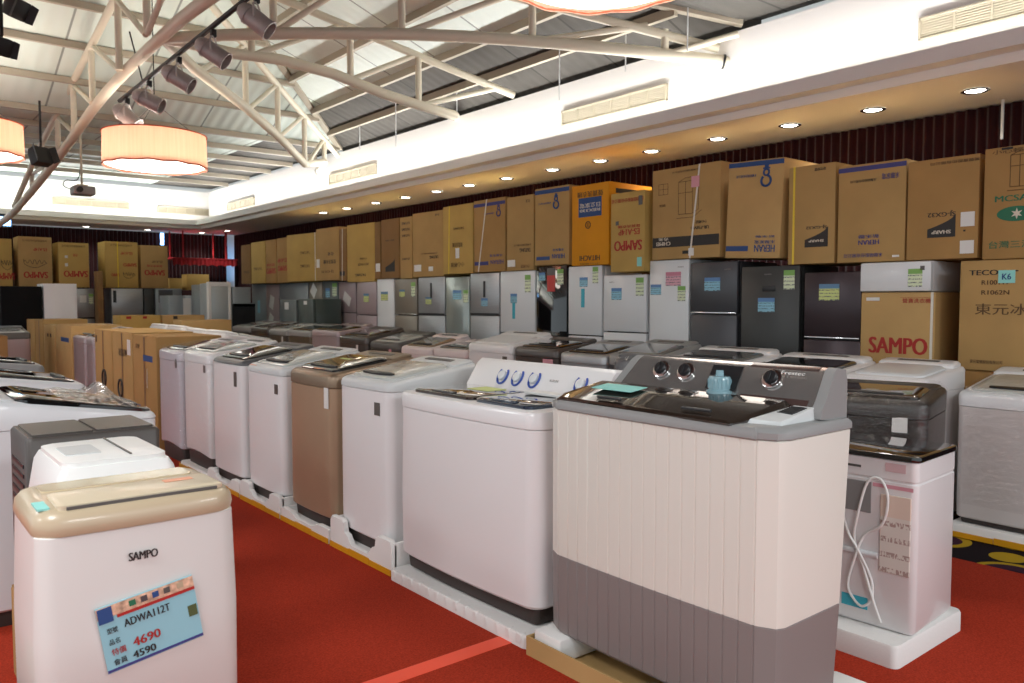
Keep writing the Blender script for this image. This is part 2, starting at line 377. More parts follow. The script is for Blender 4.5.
sheet('ceiling_4', [P_(-1.5, 12.2, 0), P_(-1.5, 4.4, 0), tuple(AP)], ROOF_R)
sheet('ceiling_5', [P_(-1.5, 4.4, 0), P_(6.3, 4.4, 0), tuple(AP)], EAVE_AND_SHADE)
sheet('ceiling_6', [(5.1, 12.2, E0), (5.1, 18.8, E0 + .02), (-5.95, 18.8, E0 + .02), (-5.95, 12.2, E0)], ROOF_F)
sheet('ceiling_7', [(6.42, 12.2, E0), (6.42, 18.8, E0 + .02), (5.1, 18.8, E0 + .02), (5.1, 12.2, E0)], EAVE_AND_SHADE)  # far corner of the pale skirt, its shade put into the sheet colour
sheet('ceiling_8', [(-5.95, -2.95, E0), (6.42, -2.95, E0), (6.42, 4.4, E0), (-5.95, 4.4, E0)], EAVE_AND_SHADE)
sheet('ceiling_9', [(-5.95, 4.4, E0), (-1.5, 4.4, E0), (-1.5, 12.2, E0), (-5.95, 12.2, E0)], ROOF_R)
PUR = mat('purlin_paint', '#a79e8c', .6)
k = 0
def purlin(p, q, w=.05, h=.09):
    global k; k += 1
    p, q = Vector(p), Vector(q); u = (q - p).normalized(); sd = Vector((-u.y, u.x, 0)).normalized() * w / 2
    bm = B(); vs = [bm.verts.new(c + o_ + Vector((0, 0, z))) for c in (p, q) for o_ in (-sd, sd) for z in (-h, -.004)]
    for f in ((0, 1, 3, 2), (4, 6, 7, 5), (0, 4, 5, 1), (2, 3, 7, 6), (0, 2, 6, 4), (1, 5, 7, 3)): bm.faces.new([vs[i] for i in f])
    struct('trim_%d' % k, bm, PUR)
for dd in (.42, .92, 1.55, 2.3, 3.05):
    purlin(P_(6.3 - dd, 4.4 + dd, dd), P_(6.3 - dd, 12.2 - dd, dd))
for dd in (.05, .75, 1.45, 2.15, 2.85):
    purlin(P_(6.3 - dd, 12.2 - dd, dd), P_(-1.5 + dd, 12.2 - dd, dd), .06, .08)
for y in (13.1, 14.1, 15.1, 16.2, 17.4): purlin((6.3, y, E0), (-5.9, y, E0), .06, .08)
# hip rafters
purlin(P_(6.3, 12.2, 0), tuple(AP), .09, .05); purlin(P_(-1.5, 12.2, 0), tuple(AP), .09, .05); purlin(P_(6.3, 4.4, 0), tuple(AP), .09, .05)
# ------------------------------------------------------------------ trusses
def truss(label, bottom, top, webs, rb=.056, rt=.042, sm=4):
    t = thing('roof_truss', label, 'truss', tuple(bottom[0]), 0, 'tubular trusses meeting under the roof'); o0 = Vector(bottom[0])
    sub = lambda P: [Vector(p) - o0 for p in P]
    obj('bottom_chord', tube(smooth_pts(sub(bottom), sm), rb, 14), TRUSS, t, 60)
    u_ = (Vector(bottom[1]) - o0).normalized(); obj('end_collar', tube([u_ * .045, u_ * .065], rb * 1.18, 14), STEELBLK, t, 60)
    if top: obj('top_chord', tube(sub(top), rt, 12), TRUSS, t, 60)
    for nm, p, q in webs: obj(nm, tube(sub((p, q)), .036 if nm == 'post' else .03, 10), TRUSS, t, 60)
    return t
H = Vector((2.4, 8.3, 4.0))
def l1(t): return (6.3 - 3.9 * t, 4.6 + 3.7 * t)
def z1b(t): return 3.65 + .55 * t * (1 - t) + .35 * t
def z1t(t): return zr(3.9 * t) - .16
w1 = []
for t_ in (.1, .33, .562, .795):
    x, y = l1(t_); w1.append(('post', (x, y, z1b(t_)), (x, y, z1t(t_))))
    t2 = t_ - .2; 
    if t2 > 0: x2, y2 = l1(t2); w1.append(('brace', (x, y, z1b(t_)), (x2, y2, z1t(t2))))
x, y = l1(.1); w1.append(('brace', (x, y, z1b(.1)), (6.27, 4.42, 3.86)))
truss('pale tubular truss ending nearest on the white upstand, its end by the long wall vent',
      [(6.34, 4.56, 3.65)] + [l1(t) + (z1b(t),) for t in (.15, .35, .55, .8, 1)], [(6.27, 4.63, 3.78), l1(.97) + (z1t(.97),)], w1)
T2 = [(6.34, 8.95, 3.93), (5.36, 7.6, 3.56), (4.97, 7.7, 3.63), (4.56, 7.79, 3.71), (4.03, 7.92, 3.86), (3.48, 8.05, 3.94), (3.05, 8.15, 3.94), (2.4, 8.3, 4.0)]
truss('pale tubular truss in the middle, ending on the white upstand between two wall vents', T2, [(6.1, 7.42, 3.87), (4.7, 7.76, 4.24), (2.6, 8.25, 4.8)],
      [('post', (4.95, 7.7, 3.63), (4.95, 7.7, 4.16)), ('brace', (4.97, 7.7, 3.63), (5.9, 7.47, 3.93)), ('post', (4.2, 7.88, 3.82), (4.2, 7.88, 4.35)), ('brace', (4.2, 7.88, 3.82), (4.9, 7.71, 4.17)), ('post', (3.2, 8.1, 3.94), (3.2, 8.1, 4.62)), ('brace', (3.2, 8.1, 3.94), (4.1, 7.9, 4.38))], sm=1)
T3 = [(6.34, 13.1, 3.7), (5.73, 11.63, 3.6), (5.12, 11.02, 3.43), (4.42, 10.32, 3.63), (3.72, 9.62, 3.77), (2.84, 8.74, 3.88), (2.4, 8.3, 4.0)]
truss('pale tubular truss farthest along the white upstand, under the roof hip', T3, [(6.2, 12.1, 3.82), (4.42, 10.32, 4.3), (2.5, 8.4, 4.86)],
      [('post', (5.73, 11.63, 3.6), (5.73, 11.63, 3.94)), ('post', (5.12, 11.02, 3.43), (5.12, 11.02, 4.1)), ('post', (4.42, 10.32, 3.63), (4.42, 10.32, 4.3)), ('post', (3.72, 9.62, 3.77), (3.72, 9.62, 4.5)),
       ('brace', (5.2, 11.1, 3.45), (5.68, 11.58, 3.92)), ('brace', (4.45, 10.35, 3.63), (5.08, 10.98, 4.1)), ('brace', (3.76, 9.66, 3.76), (4.38, 10.28, 4.28)), ('brace', (2.9, 8.8, 3.88), (3.68, 9.58, 4.48))], sm=1)
T4 = [(2.5, 3.6, 3.9), (2.4, 6.85, 4.0), (2.38, 8.3, 4.0), (2.3, 10.3, 3.82), (2.22, 12.7, 3.4), (2.14, 16.2, 2.95), (1.91, 17.08, 2.73)]
w4 = []
for (Y, zt, zb) in ((6.9, 4.55, 4.0), (8.25, 4.8, 4.0), (9.32, 4.62, 3.89), (10.57, 4.44, 3.79), (11.62, 4.22, 3.6), (12.69, 3.97, 3.42), (14.88, 3.46, 3.13)):
    w4.append(('post', (2.24, Y, zb), (2.24, Y, zt)))
for (a_, b_) in (((8.25, 4.0), (6.9, 4.55)), ((8.3, 4.0), (9.3, 4.6)), ((9.35, 3.9), (10.5, 4.42)), ((10.6, 3.78), (11.6, 4.2)), ((11.65, 3.6), (12.6, 3.96)), ((12.7, 3.42), (14.8, 3.46))):
    w4.append(('brace', (2.24, a_[0], a_[1]), (2.24, b_[0], b_[1])))
truss('long beige truss running overhead away from the viewer down to the stage end', T4, [(2.4, 6.0, 4.35), (2.3, 8.3, 4.8), (2.24, 9.5, 4.64), (2.22, 12.0, 4.12), (2.2, 13.9, 3.72), (2.16, 16.2, 3.06)], w4, .058)
bm = B(); add_tube(bm, [(1.87, 17.12, .0), (1.87, 17.12, 2.66)], .06, 16); add_box(bm, 1.76, 1.98, 17.01, 17.23, 2.66, 2.7, .005); add_box(bm, 1.76, 1.98, 17.01, 17.23, 0, .02, .005)
tag(obj('steel_column', bm, TRUSS), 'slim steel column under the stage end of the long roof truss', 'column')
# ------------------------------------------------------------------ vents, downlights, lamps
def vent(name, loc, rz, w, h, label, nv=8):
    t = thing(name, label, 'vent', loc, rz, 'long grilles in the white upstand')
    obj('backing', box(-w / 2 + .01, w / 2 - .01, -.006, -.001, -h / 2 + .01, h / 2 - .01), VENTD, t, 0)
    bm = B()
    for a in ((-w / 2, w / 2, -h / 2, -h / 2 + .018), (-w / 2, w / 2, h / 2 - .018, h / 2), (-w / 2, -w / 2 + .018, -h / 2, h / 2), (w / 2 - .018, w / 2, -h / 2, h / 2)):
        add_box(bm, a[0], a[1], -.03, -.001, a[2], a[3], .003, 1)
    for i in range(1, 6): add_box(bm, -w / 2 + w * i / 6 - .006, -w / 2 + w * i / 6 + .006, -.024, -.006, -h / 2 + .015, h / 2 - .015)
    obj('frame', bm, VENTM, t, 0)
    bm = B(); ns = 7
    for i in range(ns):
        z = -h / 2 + .02 + (h - .04) * (i + .5) / ns; vs = [bm.verts.new(p) for p in ((-w / 2 + .015, -.022, z + .004), (w / 2 - .015, -.022, z + .004), (w / 2 - .015, -.007, z - .008), (-w / 2 + .015, -.007, z - .008))]
        f = bm.faces.new(vs); g = bmesh.ops.extrude_face_region(bm, geom=[f]); 
        for v in g['geom']:
            if isinstance(v, bmesh.types.BMVert): v.co.z += .004
    obj('slat_set', bm, VENTM, t, 0); return t
for (y0, y1, zc, lab) in ((5.25, 6.78, 3.51, 'long beige air grille on the white upstand above the carton with the black band'),
                          (10.99, 12.58, 3.48, 'beige air grille on the white upstand between the middle and farthest trusses'),
                          (15.9, 17.42, 3.45, 'beige air grille on the side upstand next to the far corner'),
                          (1.3, 2.82, 3.49, 'beige air grille on the side upstand nearest the viewer, cut by the picture edge')):
    vent('air_vent', (6.3, (y0 + y1) / 2, zc), -PI / 2, y1 - y0, .17, lab)
for px0, px1, yc, lab in ((52, 129, 203.5, 'beige air grille on the far upstand below the hanging projector'), (157, 212, 211, 'beige air grille on the far upstand next to the corner')):
    p, q = atY(px0, yc - 2.5, 6.3 + YF), atY(px1, yc + 2.5, 6.3 + YF)
    vent('air_vent', ((p.x + q.x) / 2, 6.3 + YF, (p.z + q.z) / 2), 0, q.x - p.x, .15, lab)
dl_mesh = None
NTH = ['first', 'second', 'third', 'fourth', 'fifth', 'sixth', 'seventh', 'eighth', 'ninth', 'tenth', 'eleventh', 'twelfth', 'thirteenth', 'fourteenth', 'fifteenth', 'sixteenth']
def downlight(x, y, label, proto=[None]):
    t = thing('downlight', label, 'ceiling light', (x, y, 3.04), 0, 'round downlights in the soffit')
    if proto[0] is None:
        bm, rg = lathe([(.095, -.001), (.1, -.008), (.085, -.014), (.07, -.004)], 28); a = obj('trim_ring', bm, CHROME, t)
        bm, rg = lathe([(.071, -.004), (.06, -.009), (.02, -.012)], 28); bm.faces.new(rg[-1]); c = obj('lamp_lens', bm, LAMPGLOW, t); proto[0] = (a, c)
    else:
        for c in proto[0]: q = c.copy(); COL.objects.link(q); q.parent = t
    L = bpy.data.lights.new('downlight_spot', 'SPOT'); L.energy = DL_E; L.spot_size = 2.3; L.spot_blend = .8; L.shadow_soft_size = .07; L.color = (1, .985, .955)
    lo = bpy.data.objects.new('downlight_spot', L); COL.objects.link(lo); lo.location = (x, y, 3.02)
    return t
DL_E = 40
DLY = [2.54, 3.33, 4.1, 4.89, 5.74, 6.5, 7.31, 8.2, 9.02, 9.83, 10.69, 11.6, 12.6, 13.5]
for i, y in enumerate(DLY):
    downlight(6.62, y, 'round downlight over the refrigerator row, %s from the nearest one' % NTH[i] if i else 'round downlight over the refrigerator row, nearest to the viewer')
for i, (x, y) in enumerate(((3.9, 19.3), (5.15, 19.3), (6.35, 19.3), (6.62, 18.4))):
    downlight(x, y, ['round downlight over the far cartons beside the stage', 'round downlight over the stage, left of the red fringe', 'round downlight above the red fringe of the stage', 'round downlight in the far corner of the soffit'][i])
def drum(x, y, zb, label, r=.54, h=.37):
    t = thing('drum_lamp', label, 'pendant lamp', (x, y, zb), 0, 'peach drum pendants')
    bm = B(); seg = 96
    wv = lambda k_, z: (.006 * math.sin(k_ * 2 * PI / 8) if z < .03 else 0)
    lathe([(r * 1.005, .0), (r * 1.0, h * .5), (r * .99, h)], seg, bm, wave=wv); lathe([(r * .985, h), (r * .995, h * .5), (r, .0)], seg, bm, wave=wv)
    obj('lamp_shade', bm, SHADE, t)
    bm, rg = lathe([(r * .965, .03), (r * .9, .012), (r * .4, .0)], 48); bm.faces.new(rg[-1]); obj('diffuser', bm, DISCGLOW, t)
    bm = B()
    for zz in (.012, h - .005):
        add_tube(bm, [((r + .004) * math.cos(a * PI / 24), (r + .004) * math.sin(a * PI / 24), zz + (.0 if zz > .1 else .006 * math.sin(a / 48 * 96 * 2 * PI / 8))) for a in range(49)], .007, 6)
    obj('trim_band', bm, mat('peach_braid', '#c8684a', .7), t)
    bm = B()
    for a in range(3): add_tube(bm, [(r * .96 * math.cos(a * 2.094), r * .96 * math.sin(a * 2.094), h), (0, 0, h + .35)], .003, 6)
    add_tube(bm, [(0, 0, h + .35), (0, 0, zr(max(0, min(6.3 - x, x + 1.5, y - 4.4, 12.2 - y))) - zb - .03)], .006, 6)
    obj('suspension_wire', bm, STEELBLK, t)
    L = bpy.data.lights.new('drum_bulb', 'POINT'); L.energy = DRUM_E; L.shadow_soft_size = .22; L.color = (1, .985, .955)
    lo = bpy.data.objects.new('drum_bulb', L); COL.objects.link(lo); lo.location = (x, y, zb + .24)
DRUM_E = 13
drum(2.65, 9.55, 2.93, 'round peach fabric drum lamp hanging whole in view below the spotlight bar')
drum(1.0, 10.7, 3.04, 'round peach fabric drum lamp beside the black floodlights, half cut by the picture edge')
drum(3.23, 3.17, 3.21, 'round peach drum lamp overhead with only its glowing underside in view')
# cove tubes in the trough behind the lip
bm = B(); add_tube(bm, [(6.06, -2.5, 3.165), (6.06, 18.2, 3.165)], .012, 8); tag(obj('cove_tube', bm, COVEGLOW), 'thin cove light tube in the trough of the side bulkhead', 'cove light')
bm = B(); add_tube(bm, [(-5.5, 6.06 + YF, 3.165), (5.9, 6.06 + YF, 3.165)], .012, 8); tag(obj('cove_tube', bm, COVEGLOW), 'thin cove light tube in the trough of the far bulkhead', 'cove light')
def area(loc, rot, sx, sy, e, col=(1, 1, 1)):
    L = bpy.data.lights.new('cove_light', 'AREA'); L.shape = 'RECTANGLE'; L.size = sx; L.size_y = sy; L.energy = e; L.color = col
    o = bpy.data.objects.new('cove_light', L); COL.objects.link(o); o.location = loc; o.rotation_euler = rot; return o
COVE_E = 230
area((6.1, 8, 3.19), (0, math.radians(180 - 40), 0), .1, 20, COVE_E)
area((.3, 6.1 + YF, 3.19), (math.radians(180 - 40) * -1, 0, 0), 11, .1, COVE_E * .6)
FILL_E = 62
# fill lights added out of the picture to brighten the near part of the hall
for (x, y) in ((-1.5, 6.5), (-1.0, 1.5), (-3.5, 3.5), (.5, -1.8), (3.0, -1.5)):
    L = bpy.data.lights.new('added_fill_light', 'AREA'); L.shape = 'DISK'; L.size = 1.1; L.energy = FILL_E; L.color = (.97, .99, 1)
    lo = bpy.data.objects.new('added_fill_light', L); COL.objects.link(lo); lo.location = (x, y, 3.1)
# ------------------------------------------------------------------ washing machines
def body_ring(w, d, r, z, bow=0, inset=0, tilt=None, y_off=0):
    out = []
    for (x, y) in rr(w - 2 * inset, d - 2 * inset, r):
        if y < 0: y -= bow * (1 - (2 * x / w) ** 2) * min(1, -2 * y / d)
        zz = z if tilt is None else z + tilt * (y + d / 2) / d
        out.append((x, y + y_off, zz))
    return out
def densify(w, d, r, n=10):
    """rounded rectangle with extra points along the front for a bowed face"""
    pts = rr(w, d, r); out = []
    for i, p in enumerate(pts):
        out.append(p); q = pts[(i + 1) % len(pts)]
        if abs(q[0] - p[0]) > w * .4:
            for k_ in range(1, n): out.append((p[0] + (q[0] - p[0]) * k_ / n, p[1] + (q[1] - p[1]) * k_ / n))
    return out
def ring(w, d, r, z, bow=0, inset=0, tilt=0):
    out = []
    for (x, y) in densify(w - 2 * inset, d - 2 * inset, max(r - inset, .006)):
        t_ = (y + d / 2) / d
        if y < 0: y -= bow * (1 - (2 * x / w) ** 2) * min(1, -2 * y / d)
        out.append((x, y, z + tilt * t_))
    return out
def washer(label, loc, rz, w, d, hf, hb, bodym=WHITE, topm=None, lidm=TINTGL, skirtm=SKIRT, sticker=None, bow=.012, arch=0, panelm=None, group=None, film=False, skirt_h=.07, lid_handle=True, top_h=.085, name='washing_machine', hump=.03, lm=.1, lb=.17):
    topm = topm or bodym; t = thing(name, label, 'washing machine', loc, rz, group); tl = hb - hf
    zt = hf - top_h; r = .045
    obj('skirt', loft([ring(w, d, r, 0, bow, .03), ring(w, d, r, skirt_h + .004, bow, .022), ring(w, d, r, skirt_h + .03, bow, .03)]), skirtm, t)
    # cabinet: the front lower edge rises in a shallow arch
    def low(z, ins):
        o_ = ring(w, d, r, z, bow, ins)
        return [(x, y, zz + (arch * (1 - (2 * x / w) ** 2) if y < -d * .3 else 0)) for x, y, zz in o_]
    obj('cabinet', loft([low(skirt_h, .012), low(skirt_h + .01, .002), ring(w, d, r, skirt_h + .12, bow), ring(w, d, r, zt - .004, bow), ring(w, d, r, zt, bow, .006)]), bodym, t)
    b2 = [ring(w, d, r, zt - .002, bow, .008), ring(w, d, r, zt + .004, bow, -.003), ring(w, d, r, hf - .025, bow, -.003, tl), ring(w, d, r, hf - .008, bow, .006, tl), ring(w, d, r, hf, bow, .024, tl)]
    obj('top_cover', loft(b2), topm, t)
    sl = lambda y: hf + tl * (y + d / 2) / d
    # lid
    lw, y0, y1 = w - lm, -d / 2 + lm * .45, d / 2 - lb
    base = rr(lw, y1 - y0, .05, 6, 0, (y0 + y1) / 2)
    R = []
    for ins, up in ((0, -.004), (0, .010), (.012, .018), (.05, .022)):
        R.append([(x * (1 - 2 * ins / lw), (y0 + y1) / 2 + (y - (y0 + y1) / 2) * (1 - 2 * ins / (y1 - y0)), sl(y) + up) for x, y in base])
    lid = obj('lid', loft(R), lidm, t)
    if lid_handle:
        hb_ = [];
        P = [(lw * .36 * math.cos(a), y0 + .05 - .022 * math.sin(a)) for a in [PI * i / 14 for i in range(15)]]
        Q = [(lw * .36 * math.cos(a), y0 + .058 + .014 * math.sin(a)) for a in [PI * i / 14 for i in range(14, -1, -1)]]
        rg = [[(x, y, sl(y) + z_) for x, y in P[1:-1] + Q[1:-1]] for z_ in (.016, .025)]
        obj('lid_handle', loft(rg), BLACK, lid)
    # rear console
    yc0, yc1 = d / 2 - .155, d / 2 - .012; cw = w - .05
    R = []
    for ins, up in ((0, -.004), (0, hump * .5), (.012, hump * .92), (.03, hump)):
        R.append([(x * (1 - 2 * ins / cw), (yc0 + yc1) / 2 + (y - (yc0 + yc1) / 2) * (1 - 2 * ins / (yc1 - yc0)), sl(y) + up) for x, y in rr(cw, yc1 - yc0, .03, 4, 0, (yc0 + yc1) / 2)])
    cons = obj('control_console', loft(R), panelm or topm, t)
    yc = (yc0 + yc1) / 2
    obj('display_strip', loft([[(x, y, sl(y) + hump + z_) for x, y in rr(cw * .55, .04, .01, 3, 0, yc)] for z_ in (-.003, .002)]), DKGREY, cons)
    if sticker:
        u, v, sw, sh, sm = sticker
        card(t, 'energy_label', u, v, sw, sh, -d / 2 - bow * (1 - (2 * u / w) ** 2) - .0005, sm)
    if film:
        R = [ring(w, d, r, .12, bow, -.008), ring(w, d, r, zt, bow, -.009), ring(w, d, r, hf - .012, bow, -.009, tl), ring(w, d, r, hf + .03, bow, .03, tl)]
        obj('plastic_film', loft(R, False, False), WRAP, t)
    return t
def foam_tray(label, xf, y0, y1, depth=.68, h=.085, corner=0, tape=True, z=.006, nibs=False):
    """moulded tray under a machine; raised corners when corner > 0"""
    t = thing('foam_tray', label, 'foam packing', (xf + depth / 2, (y0 + y1) / 2, z), -PI / 2, 'white foam trays under the washing machines')
    w = y1 - y0; bm = B()
    pts = rr(w, depth, .03, 4)
    add_loft(bm, [[(x, y, .0) for x, y in pts], [(x, y, h - .01) for x, y in pts], [(x * .985, y * .985, h) for x, y in pts]])
    if corner:
        c2 = corner * .4; e = w / 2
        half = [(e, .004), (e, h + corner * .8), (e - .02, h + corner), (e - w * .2, h + corner), (e - w * .235, h + corner * .9), (e - w * .25, h + c2 + .01), (e - w * .3, h + c2), (e - w * .34, h + c2 * .4), (e - w * .37, h + .006)]
        out = half + [(-x, z_) for x, z_ in half[::-1]]
        add_loft(bm, [[(x * k1, y_, z_ - dz) for x, z_ in out] for y_, k1, dz in ((-depth / 2 + .028, 1, 0), (-depth / 2 + .004, 1, 0), (-depth / 2 - .002, .99, .004))])
        for sx in (-1, 1):
            x0 = sx * w / 2
            add_box(bm, min(x0, x0 - sx * .026), max(x0, x0 - sx * .026), -depth / 2 + .01, depth / 2 - .01, .004, h + corner * .9, .008, 2)
    elif nibs:
        for i in range(14):          # crumbled edge along the front
            x = -w / 2 + .05 + (w - .1) * i / 13; q = random.uniform(.5, 1)
            add_box(bm, x - .022 * q, x + .022 * q, -depth / 2 - .004 * q, -depth / 2 + .03, h * .3 * q, h + .004 * q, .005, 1)
    obj('tray', bm, FOAM, t)
    if tape:
        bm = B()
        for i in range(3):
            a_ = -w / 2 + w * i / 3; add_box(bm, a_, a_ + w / 3 - .004, -depth / 2 - .0075, -depth / 2 - .003, .0, .032 + .006 * (i % 2))
        obj('tape', bm, YTAPE, t, 0)
    return t
R1X = 2.165
# front row, far to near: y0, y1, body, front height, back height, sticker ...
def row_washer(y0, y1, label, **k_):
    d_ = k_.pop('d', .6); z_ = k_.pop('z', .06); xf = k_.pop('xf', R1X)
    return washer(label, (xf + d_ / 2, (y0 + y1) / 2, z_), -PI / 2, y1 - y0 - .03, d_, **k_)
row_washer(7.2, 7.86, 'grey-lilac top-loading washing machine farthest in the front row, next to the cartons', hf=.985, hb=1.06, hump=.016, bodym=LILAC, lidm=TINTGL, sticker=(.22, .88, .045, .08, SDARK), z=.012, arch=.03, skirt_h=.12, film=True)
row_washer(6.46, 7.13, 'white top-loading washing machine in the front row, second from the cartons, dark arched base', hf=.955, hb=1.03, hump=.016, lidm=FILMLID, sticker=(.23, .83, .045, .06, SDARK), z=.062, arch=.03, skirt_h=.1, film=True)
row_washer(5.75, 6.41, 'white top-loading washing machine in the front row with a black-edged lid and tall dark tag', hf=.935, hb=1.03, hump=.016, topm=mat('dark_rim_plastic', '#57585a', .35), lidm=BLACKGL, sticker=(.2, .8, .05, .11, SDARK), z=.062, top_h=.03)
row_washer(5.03, 5.68, 'white top-loading washing machine beside the bronze one, orange sticker on its top', hf=.93, hb=1.03, hump=.016, lidm=FILMLID, topm=RIMLIGHT, top_h=.05, sticker=(.22, .79, .05, .065, SDARK), z=.062)
row_washer(4.32, 4.95, 'bronze metallic top-loading washing machine with a white tag', hf=.945, hb=1.03, hump=.016, bodym=BRONZE, topm=mat('bronze_top', '#8c7863', .35, metal=.5), lidm=BLACKGL, sticker=(.24, .8, .055, .125, SWHITE), z=.062, bow=.012)
row_washer(3.66, 4.25, 'white top-loading washing machine between the bronze one and the blue-dialled twin tub', hf=.945, hb=1.03, hump=.016, lidm=FILMLID, topm=RIMLIGHT, top_h=.05, sticker=(.17, .8, .055, .07, SDARK), z=.062, film=False)
card_owner = bpy.data.objects['washing_machine.003']
c_ = obj('orange_label', box(-.06, .06, -.035, .035, 0, .002), SORANGE, card_owner, 0, Matrix.Translation((-.2, -.265, .932)) @ Matrix.Rotation(math.atan2(.1, .6), 4, 'X')); c_['label'] = 'small orange sticker'
c_ = obj('notice_card', box(-.07, .07, -.05, .05, 0, .002), SYEL, bpy.data.objects['washing_machine.004'], 0, Matrix.Translation((-.05, .02, 1.013)) @ Matrix.Rotation(math.atan2(.085, .6), 4, 'X')); c_['label'] = 'pale yellow card on the lid'
foam_tray('white foam tray under the white washer second from the cartons', 2.13, 6.44, 7.16, h=.054)
foam_tray('white foam tray under the washer with the tall dark tag', 2.125, 5.74, 6.43, h=.054, corner=.06)
foam_tray('white foam tray under the white washer just beyond the bronze one, raised at its corners', 2.12, 5.01, 5.71, h=.054, corner=.09)
foam_tray('low white foam tray with yellow tape under the bronze washer', 2.12, 4.3, 4.99, h=.054, corner=.035)
foam_tray('white foam tray with a notched raised rim between the bronze washer and the blue-dialled one', 2.12, 3.58, 4.28, h=.054, corner=.13)
foam_tray('thin crumbly white foam slab under the blue-dialled twin tub', 2.09, 2.46, 3.56, h=.056, tape=False, depth=.72, nibs=True)

# ---- white twin tub with blue rings
def knob(parent, x, y, z, n_ang, r=.03, m=CHROME, ringm=None, nm='dial'):
    """dial on the sloped console: n_ang is the slope angle of the panel (about local X)"""
    bm, rg = lathe([(r * 1.25, 0), (r * 1.25, .006), (r * 1.05, .008)], 28); bm.faces.new(rg[-1]); bm.faces.new(rg[0][::-1])
    M = Matrix.Translation((x, y, z)) @ Matrix.Rotation(n_ang, 4, 'X')
    ko = obj(nm, bm, ringm or CHROME, parent, 40, M)
    bm, rg = lathe([(r * .86, .006), (r * .82, .02), (r * .72, .023)], 28); bm.faces.new(rg[-1]); add_box(bm, -r * .14, r * .14, -r * .7, r * .7, .022, .028, .002, 1)
    obj('grip', bm, m, ko, 40, M); return ko
t = thing('twin_tub_washer', 'wide white twin-tub washing machine with four blue-ringed dials', 'washing machine', (2.15 + .29, 3.015, .072), -PI / 2)
w, d_ = 1.09, .58
obj('skirt', loft([ring(w, d_, .06, 0, .02, .04), ring(w, d_, .06, .075, .02, .03), ring(w, d_, .06, .1, .02, .035)]), SKIRT, t)
obj('cabinet', loft([ring(w, d_, .07, .072, .025, .012), ring(w, d_, .07, .085, .025), ring(w, d_, .07, .40, .025, -.004), ring(w, d_, .07, .83, .025, .004), ring(w, d_, .07, .836, .025, .012)]), WHITE, t)
obj('top_cover', loft([ring(w, d_, .07, .834, .025, .012), ring(w, d_, .07, .838, .025, 0), ring(w, d_, .07, .892, .025, -.004), ring(w, d_, .07, .908, .025, .006), ring(w, d_, .07, .912, .025, .025)]), WHITE, t)
for (x0, x1, m_, lab) in ((-.46, .04, BROWNGL, 'smoky brown wash lid'), (.06, .46, BLUEGL, 'blue-black spin lid')):
    pts = rr(x1 - x0, .36, .04, 5, (x0 + x1) / 2, -.075)
    lo_ = obj('lid', loft([[(x, y, z_) for x, y in pts] for z_ in (.908, .925)] + [[((x - (x0 + x1) / 2) * .95 + (x0 + x1) / 2, (y + .075) * .95 - .075, .93) for x, y in pts]]), m_, t); lo_['label'] = lab
    hx = (x0 + x1) / 2
    obj('lid_handle', box(hx - .09, hx + .09, -.245, -.215, .928, .938, .004), m_, lo_)
obj('notice_card', box(-.25, -.08, -.06, .06, .9305, .9325), SYEL, t, 0)['label'] = 'pale yellow-green card on the wash lid'
obj('notice_card', box(.1, .34, .02, .09, .9305, .945, .004), SWHITE, t, 0)['label'] = 'white strip lying on the spin lid'
cs = [(.105, .905), (.125, .935), (.19, 1.045), (.215, 1.062), (.27, 1.055), (.29, 1.0), (.29, .9)]
bm = B(); ends = []
for x in (-w / 2 + .045, -w / 2 + .06, w / 2 - .035, w / 2 - .02):
    q = 0 if -w / 2 + .05 < x < w / 2 - .03 else .012
    ends.append([(x, y, z_ - (q if z_ > .95 else 0)) for y, z_ in cs])
add_loft(bm, ends); cons = obj('control_console', bm, WHITE, t)
ang = math.atan2(.11, .065)
BLUERING = mat('blue_dial_ring', '#3a55a8', .35)
for x in (-.225, -.105, .025, .355):
    bm = B(); add_tube(bm, [(.036 * math.cos(a_), .046 * math.sin(a_), .004) for a_ in [PI * 1.25 + i * PI * 1.5 / 18 - PI * .5 for i in range(19)]], .0055, 8)
    Mk = Matrix.Translation((x, .1535, .984)) @ Matrix.Rotation(ang, 4, 'X'); dl = obj('dial', bm, BLUERING, t, 40, Mk)
    bm, rg = lathe([(.027, 0), (.026, .016), (.02, .019)], 24); bm.faces.new(rg[-1]); obj('grip', bm, WHITE2, dl, 40, Mk)
letter(cons, 'KOLIN', .06, .012, .17, .988, .1505, INKGREY, tilt=0, name='lettering').data.transform(Matrix.Translation((0, .1505, .988)) @ Matrix.Rotation(ang - PI / 2, 4, 'X') @ Matrix.Translation((0, -.1505, -.988)))

